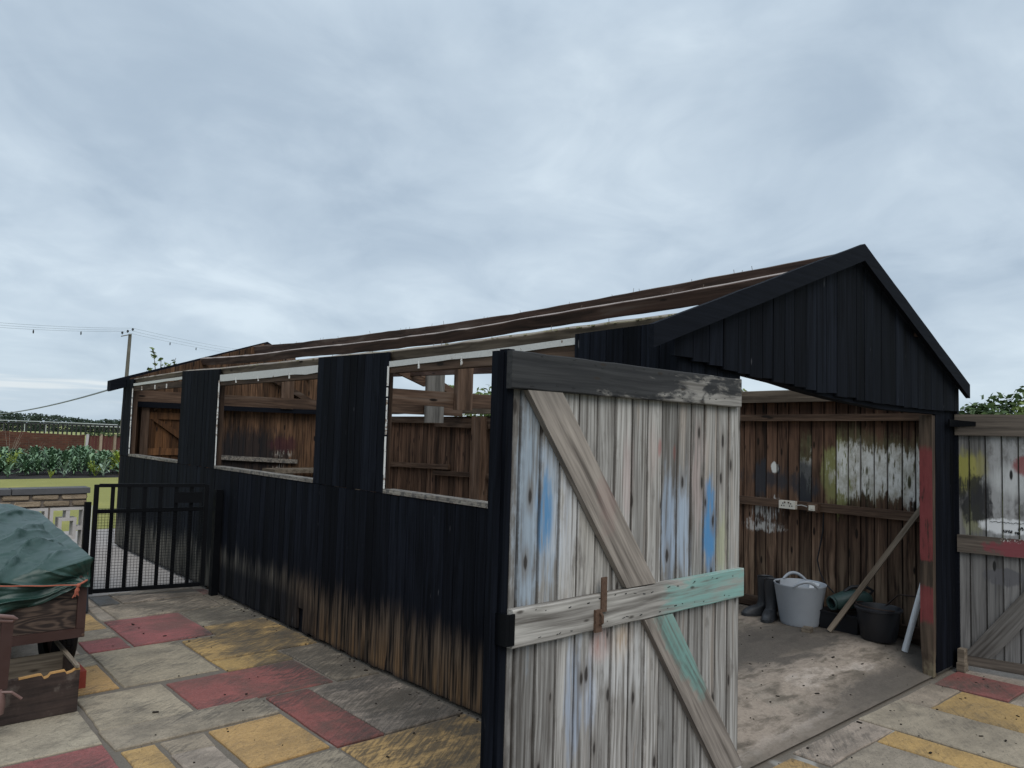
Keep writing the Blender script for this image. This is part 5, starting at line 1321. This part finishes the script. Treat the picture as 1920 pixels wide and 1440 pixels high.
# ================================================================== FAR GARDEN WALL, FENCE
m = MB(); V = []; F = []; n_ = 90; x0, x1 = -14.0, 4.86
for i in range(n_ + 1):
    x = lerp(x0, x1, i / n_); zt = pl([(-14, 1.3), (1.8, 1.115), (4.86, 1.0)], x) + .025 * mnoise.noise(Vector((x * 2.3, 0, 0))) + (.03 if rnd.random() < .2 else 0)
    V += [(x, 33.0, -.05), (x, 33.0, zt), (x, 33.28, zt), (x, 33.28, -.05)]
F = [(i * 4 + j, i * 4 + j + 1, i * 4 + j + 5, i * 4 + j + 4) for i in range(n_) for j in range(3)] + [(0, 3, 2, 1), (n_ * 4, n_ * 4 + 1, n_ * 4 + 2, n_ * 4 + 3)]
o = m.add(V, F).build('brick_wall', M_BWALL); tag(o, 'old weathered red brick wall behind the vegetable bed', 'wall')
pf = thing('panel_fence', 'fence of red brown panels between concrete posts beside the brick wall', 'fence', (6.5, 33.0, 0))
px_ = 4.92
for i in range(7):
    x = px_ + i * .52 * 1.02
    MB().obox((x, 32.97, .50), (.045, 0, 0), (0, .05, 0), (.03 if i == 0 else 0, 0, .56)).build('fence_post', M_SCREEN if i == 0 else M_STONE, pf)
    if i < 6:
        m = MB(); nn_ = 7
        for k_ in range(nn_):
            a = x + .05 + k_ * .43 / nn_; m.box((a, 32.99 + (k_ % 2) * .012, .40), (a + .43 / nn_ - .006, 33.02 + (k_ % 2) * .012, 1.0))
        m.build('slat_panel', M_FPANEL, pf); MB().box((x + .05, 32.98, -.03), (x + .48, 33.03, .395)).build('gravel_board', M_STONE, pf)
# ivy on top of the fence
def leaves(m, c, rad, n, size, flat_=1.0):
    for q in range(n):
        v_ = Vector((rnd.gauss(0, 1), rnd.gauss(0, 1), rnd.gauss(0, 1))).normalized() * (rnd.random() ** .45)
        p_ = Vector(c) + Vector((v_.x * rad[0], v_.y * rad[1], v_.z * rad[2]))
        a = Vector((rnd.gauss(0, 1), rnd.gauss(0, 1), rnd.gauss(0, .6))).normalized(); b = a.cross(Vector((rnd.gauss(0, 1), rnd.gauss(0, 1), rnd.gauss(0, 1)))).normalized()
        s = size * rnd.uniform(.6, 1.3)
        m.add([p_ - a * s, p_ + b * s * .45, p_ + a * s, p_ - b * s * .45], [(0, 1, 2, 3)])
m = MB()
for q in range(16): leaves(m, (5.0 + q * .24, 33.02, 1.05 + .03 * math.sin(q)), (.2, .15, .10), 60, .045)
o = m.build('ivy', M_TREE); tag(o, 'dark ivy growing along the top of the panel fence', 'ivy')
# saplings and dead stems by the brick wall
for (x, y, h) in ((2.2, 32.5, 1.35), (2.9, 32.4, .9)):
    m = MB()
    for q in range(7): m.tube([(x, y, 0), (x + rnd.uniform(-.3, .6), y, h * rnd.uniform(.5, 1))], [.012, .004], 4)
    o = m.build('dead_stems', M_STICK); tag(o, 'thin dead plant stems leaning on the brick wall' + (', tall left clump' if h > 1 else ', low right clump'), 'stems')
# far rails across the field
bf = thing('black_post_fence', 'long black post and rail fence across the far field', 'fence', (20, 105, 0))
P0 = Vector((-8, 128, -.09)); P1 = Vector((24, 92, -.09)); n_ = 84
for i in range(n_):
    p_ = P0.lerp(P1, i / (n_ - 1)); MB().box((p_.x - .075, p_.y - .06, p_.z), (p_.x + .075, p_.y + .06, p_.z + 1.25)).build('fence_post', M_RAILB, bf)
MB().tube([P0 + Vector((0, -.1, 1.2)), P1 + Vector((0, -.1, 1.2))], .07, 4).build('rail', M_RAILB, bf)
wf = thing('white_rail_fence', 'curving white running rail on posts beyond the black fence', 'fence', (20, 110, 0))
pts = [(-20, 150, 1.22), (2, 134, 1.12), (14, 120, 1.05), (20, 112, 1.00), (27, 100, .86)]
MB().tube(pts, .085, 6).build('rail', M_RAILW, wf); MB().tube([(p[0], p[1] + 16, p[2] + .30) for p in pts], .06, 6).build('rail', M_RAILW, wf)
for a, b in zip(pts, pts[1:]):
    for q in range(3):
        p_ = Vector(a).lerp(Vector(b), q / 3); MB().tube([(p_.x, p_.y, -.09), (p_.x, p_.y, p_.z)], .05, 5).build('post', M_RAILW, wf)
# far wood: reads as one mass
m = MB()
for q in range(170):
    t = q / 169; ang = lerp(-.10, .42, t) + rnd.uniform(-.004, .004); dist = rnd.uniform(540, 590)
    x, y = -2.8 + math.sin(ang) * dist, -2.0 + math.cos(ang) * dist
    top = pl([(-.1, 7.0), (.05, 7.2), (.11, 7.0), (.14, 5.9), (.18, 4.8), (.205, 3.8), (.222, 1.4), (.232, 2.8), (.30, 3.4), (.42, 4.0)], ang) + rnd.uniform(-.5, .5)
    gz = -6.2
    for k_ in range(4):
        zz = lerp(gz, top, (.12, .38, .62, .84)[k_]); leaves(m, (x + rnd.uniform(-2, 2), y, zz), (rnd.uniform(3.0, 5.5), 3, (top - gz) * .17), 45, .95)
o = m.build('far_woodland', M_WOODS); tag(o, 'distant line of dark trees along the horizon', 'woodland', None, 'stuff')

# ================================================================== TREES TO THE RIGHT AND BEHIND
def tree(x, y, h, rad, mat, label, n=2600, size=.07, name='tree', clumps=14, limbs=7):
    t = thing(name, label, 'tree', (x, y, -.05), None)
    m = MB(); m.tube([(x, y, -.05), (x + .04, y, h * .35), (x - .02, y, h * .7)], [h * .035, h * .026, h * .012], 8)
    cs = []
    for q in range(clumps):
        a = rnd.uniform(0, 6.28); rr = rad * rnd.uniform(.25, .85); zz = h * rnd.uniform(.42, .96)
        rr *= 1.0 - max(0, (zz / h - .7)) * 1.6; cs.append((x + math.cos(a) * rr, y + math.sin(a) * rr, zz))
    for c in cs[:limbs]: m.tube([(x, y, h * .35), Vector((x, y, h * .45)).lerp(Vector(c), .5), c], [h * .018, h * .011, h * .004], 5)
    m.build('trunk', M_BARK, t)
    m = MB()
    for c in cs: leaves(m, c, (rad * .38, rad * .38, h * .13), n // clumps, size)
    m.build('crown', mat, t); return t
tree(10.3, 2.55, 2.45, .75, M_TREE2, 'feathery light green conifer just right of the shed eave', 2600, .055)
tree(10.6, 1.95, 2.28, .65, M_TREE, 'low dark green bush between the conifer and the taller right tree', 2400, .06)
tree(10.9, 1.20, 2.58, .80, M_TREE, 'dark leafy tree rising highest above the far door leaf at the right edge', 3000, .07)
tree(9.6, 1.05, 2.16, .6, M_TREE2, 'bright green bush in front of the dark tree at the right edge', 2200, .055)
tree(9.3, 5.1, 2.50, .55, M_TREE2, 'light green bush glimpsed over the side wall through the doorway gap', 1500, .055)
tree(6.2, 9.4, 2.33, .9, M_TREE2, 'green bush top seen through the near window opening over the side wall', 2200, .055)
tree(6.2, 8.0, 2.40, .8, M_TREE, 'darker bush seen at the right of the near window opening', 2200, .055)
tree(11.8, 3.4, 2.35, .8, M_TREE, 'dark bush behind the light green conifer', 1500, .06)
# self-sown sapling behind the shed
sp = thing('sapling', 'thin leafy sapling poking up behind the rear gable of the shed', 'sapling', (.45, 9.2, 0))
m = MB(); lv = MB()
for tipx, tipz, bx in ((.46, 2.62, .52), (.56, 2.50, .53), (.76, 2.53, .60), (.68, 2.45, .58), (.38, 2.37, .45), (.62, 2.42, .56)):
    pts = [(.55, 9.2, 0), (bx, 9.2, 1.9), ((bx + tipx) / 2, 9.2, (1.9 + tipz) / 2 + .05), (tipx, 9.2 + rnd.uniform(-.05, .05), tipz)]; m.tube(pts, [.014, .009, .006, .003], 5)
    for q in range(26):
        t = rnd.uniform(.15, 1); p_ = Vector(pts[1]).lerp(Vector(pts[3]), t) + Vector((rnd.uniform(-.03, .03), rnd.uniform(-.03, .03), rnd.uniform(-.02, .03))); leaves(lv, p_, (.01, .01, .01), 2, .034)
m.build('stem', M_BARK, sp); lv.build('foliage', M_TREE2, sp)

# ================================================================== UTILITY POLE AND WIRES
D = 62.0; bx, by = -2.794 + .2486 * D, -2.046 + .9686 * D
up_ = thing('utility_pole', 'wooden utility pole with three insulators above the corner of the shed', 'utility pole', (bx, by, 0))
ztop = 1.6 + .1035 * D
auto(MB().tube([(bx + .05, by, -.1), (bx + .22, by, ztop)], [.16, .115], 12).build('pole', M_POLE, up_), 60)
pr = Vector((.9686, -.2486, 0))
hd = Vector((bx + .22, by, ztop))
ins = []
MB().obox(hd + pr * -.28 + Vector((0, -.14, -.12)), pr * .33 + Vector((0, 0, .10)), Vector((0, .035, 0)), Vector((0, 0, .035))).build('crossarm', M_POLE, up_)
for q, (o_, zz) in enumerate(((-.55, .02), (-.20, .16), (.12, .32))):
    c = hd + pr * o_ + Vector((0, -.14, zz)); ins.append(c)
    auto(MB().lathe([(.0, -.10), (.03, -.10), (.03, -.04), (.085, -.02), (.085, .04), (.05, .07), (.07, .10), (.0, .12)], 10, tuple(c)).build('insulator', M_DARK, up_), 50)
WL = Vector((-2.794, -2.046, 1.6))
def far(px, py, dist):
    q = Vector(CF) + Vector(CR) * ((px - 960) / 1426.955) - Vector(CU) * ((py - 720) / 1426.955); return WL + q.normalized() * dist
for side, (P_, base) in enumerate((((-260, 583, 50), 'left'), ((520, 668, 95), 'right'))):
    for q in range(3):
        a = ins[q] + Vector((0, 0, .12)); b = far(P_[0], P_[1] - q * 5 + 6, P_[2]); n_ = 14; pts = []
        for i in range(n_ + 1):
            t = i / n_; p_ = a.lerp(b, t); p_.z -= .25 * 4 * t * (1 - t); pts.append(p_)
        o = MB().tube(pts, .0075, 4).build('power_line', M_WIRE)
        tag(o, ('thin power line running left from the pole, ' if side == 0 else 'thin power line running right from the pole, ') + ('lowest', 'middle', 'topmost')[q] + ' of three', 'power line', 'power lines on the pole')
        if q == 0:
            for t in ((.23, .47) if side == 0 else (.27, .42)):
                c = pts[int(t * n_)]; o = auto(MB().lathe([(.0, -.15), (.035, -.11), (.045, 0), (.03, .08), (.0, .12)], 8, tuple(c - Vector((0, 0, .12)))).build('bird_diverter', M_DARK)); tag(o, 'small dark marker hanging on the lowest ' + ('left' if side == 0 else 'right') + ' power line, ' + ('nearer the pole' if t < .3 else 'farther from the pole'), 'line marker', 'markers on the power lines')
a = Vector((-.16, 8.82, 2.02)); b = far(-120, 770, 26); pts = []
for i in range(25):
    t = i / 24; p_ = a.lerp(b, t); p_.z -= .22 * 4 * t * (1 - t); pts.append(p_)
o = MB().tube(pts, .011, 5).build('service_cable', M_WIRE); tag(o, 'sagging cable running from the shed eave out to the left', 'cable')

# ================================================================== LOOSE BITS ON THE GROUND
m = MB()
for q in range(330):
    if q < 90: x, y = rnd.uniform(-1.7, -.02), rnd.uniform(.6, 5.4); z = .002
    elif q < 220: x, y = rnd.uniform(.7, 3.3), rnd.uniform(.03, 1.4); z = FZ(x, y) + .002
    else: x, y = rnd.uniform(.6, 3.4), rnd.uniform(-1.2, -.02); z = .002
    s = .0012 + .0045 * rnd.random() ** 2.5; an = rnd.uniform(0, 6.28); l_ = s * rnd.choice((1, 1, 1.6, 3))
    m.obox((x, y, z + s * .3), (math.cos(an) * l_, math.sin(an) * l_, 0), (-math.sin(an) * s, math.cos(an) * s, 0), (0, 0, s * .5))
for q in range(90):
    y = rnd.uniform(.1, 5.3); s = rnd.uniform(.0015, .006); m.obox((-rnd.random() ** 2 * .10 - .004, y, s * .3), (s, s * .4, 0), (-s * .3, s, 0), (0, 0, s * .5))
o = m.build('grit', M_DEBRIS); tag(o, 'scattered dark grit and splinters on the paving and the concrete floor', 'grit', None, 'stuff')
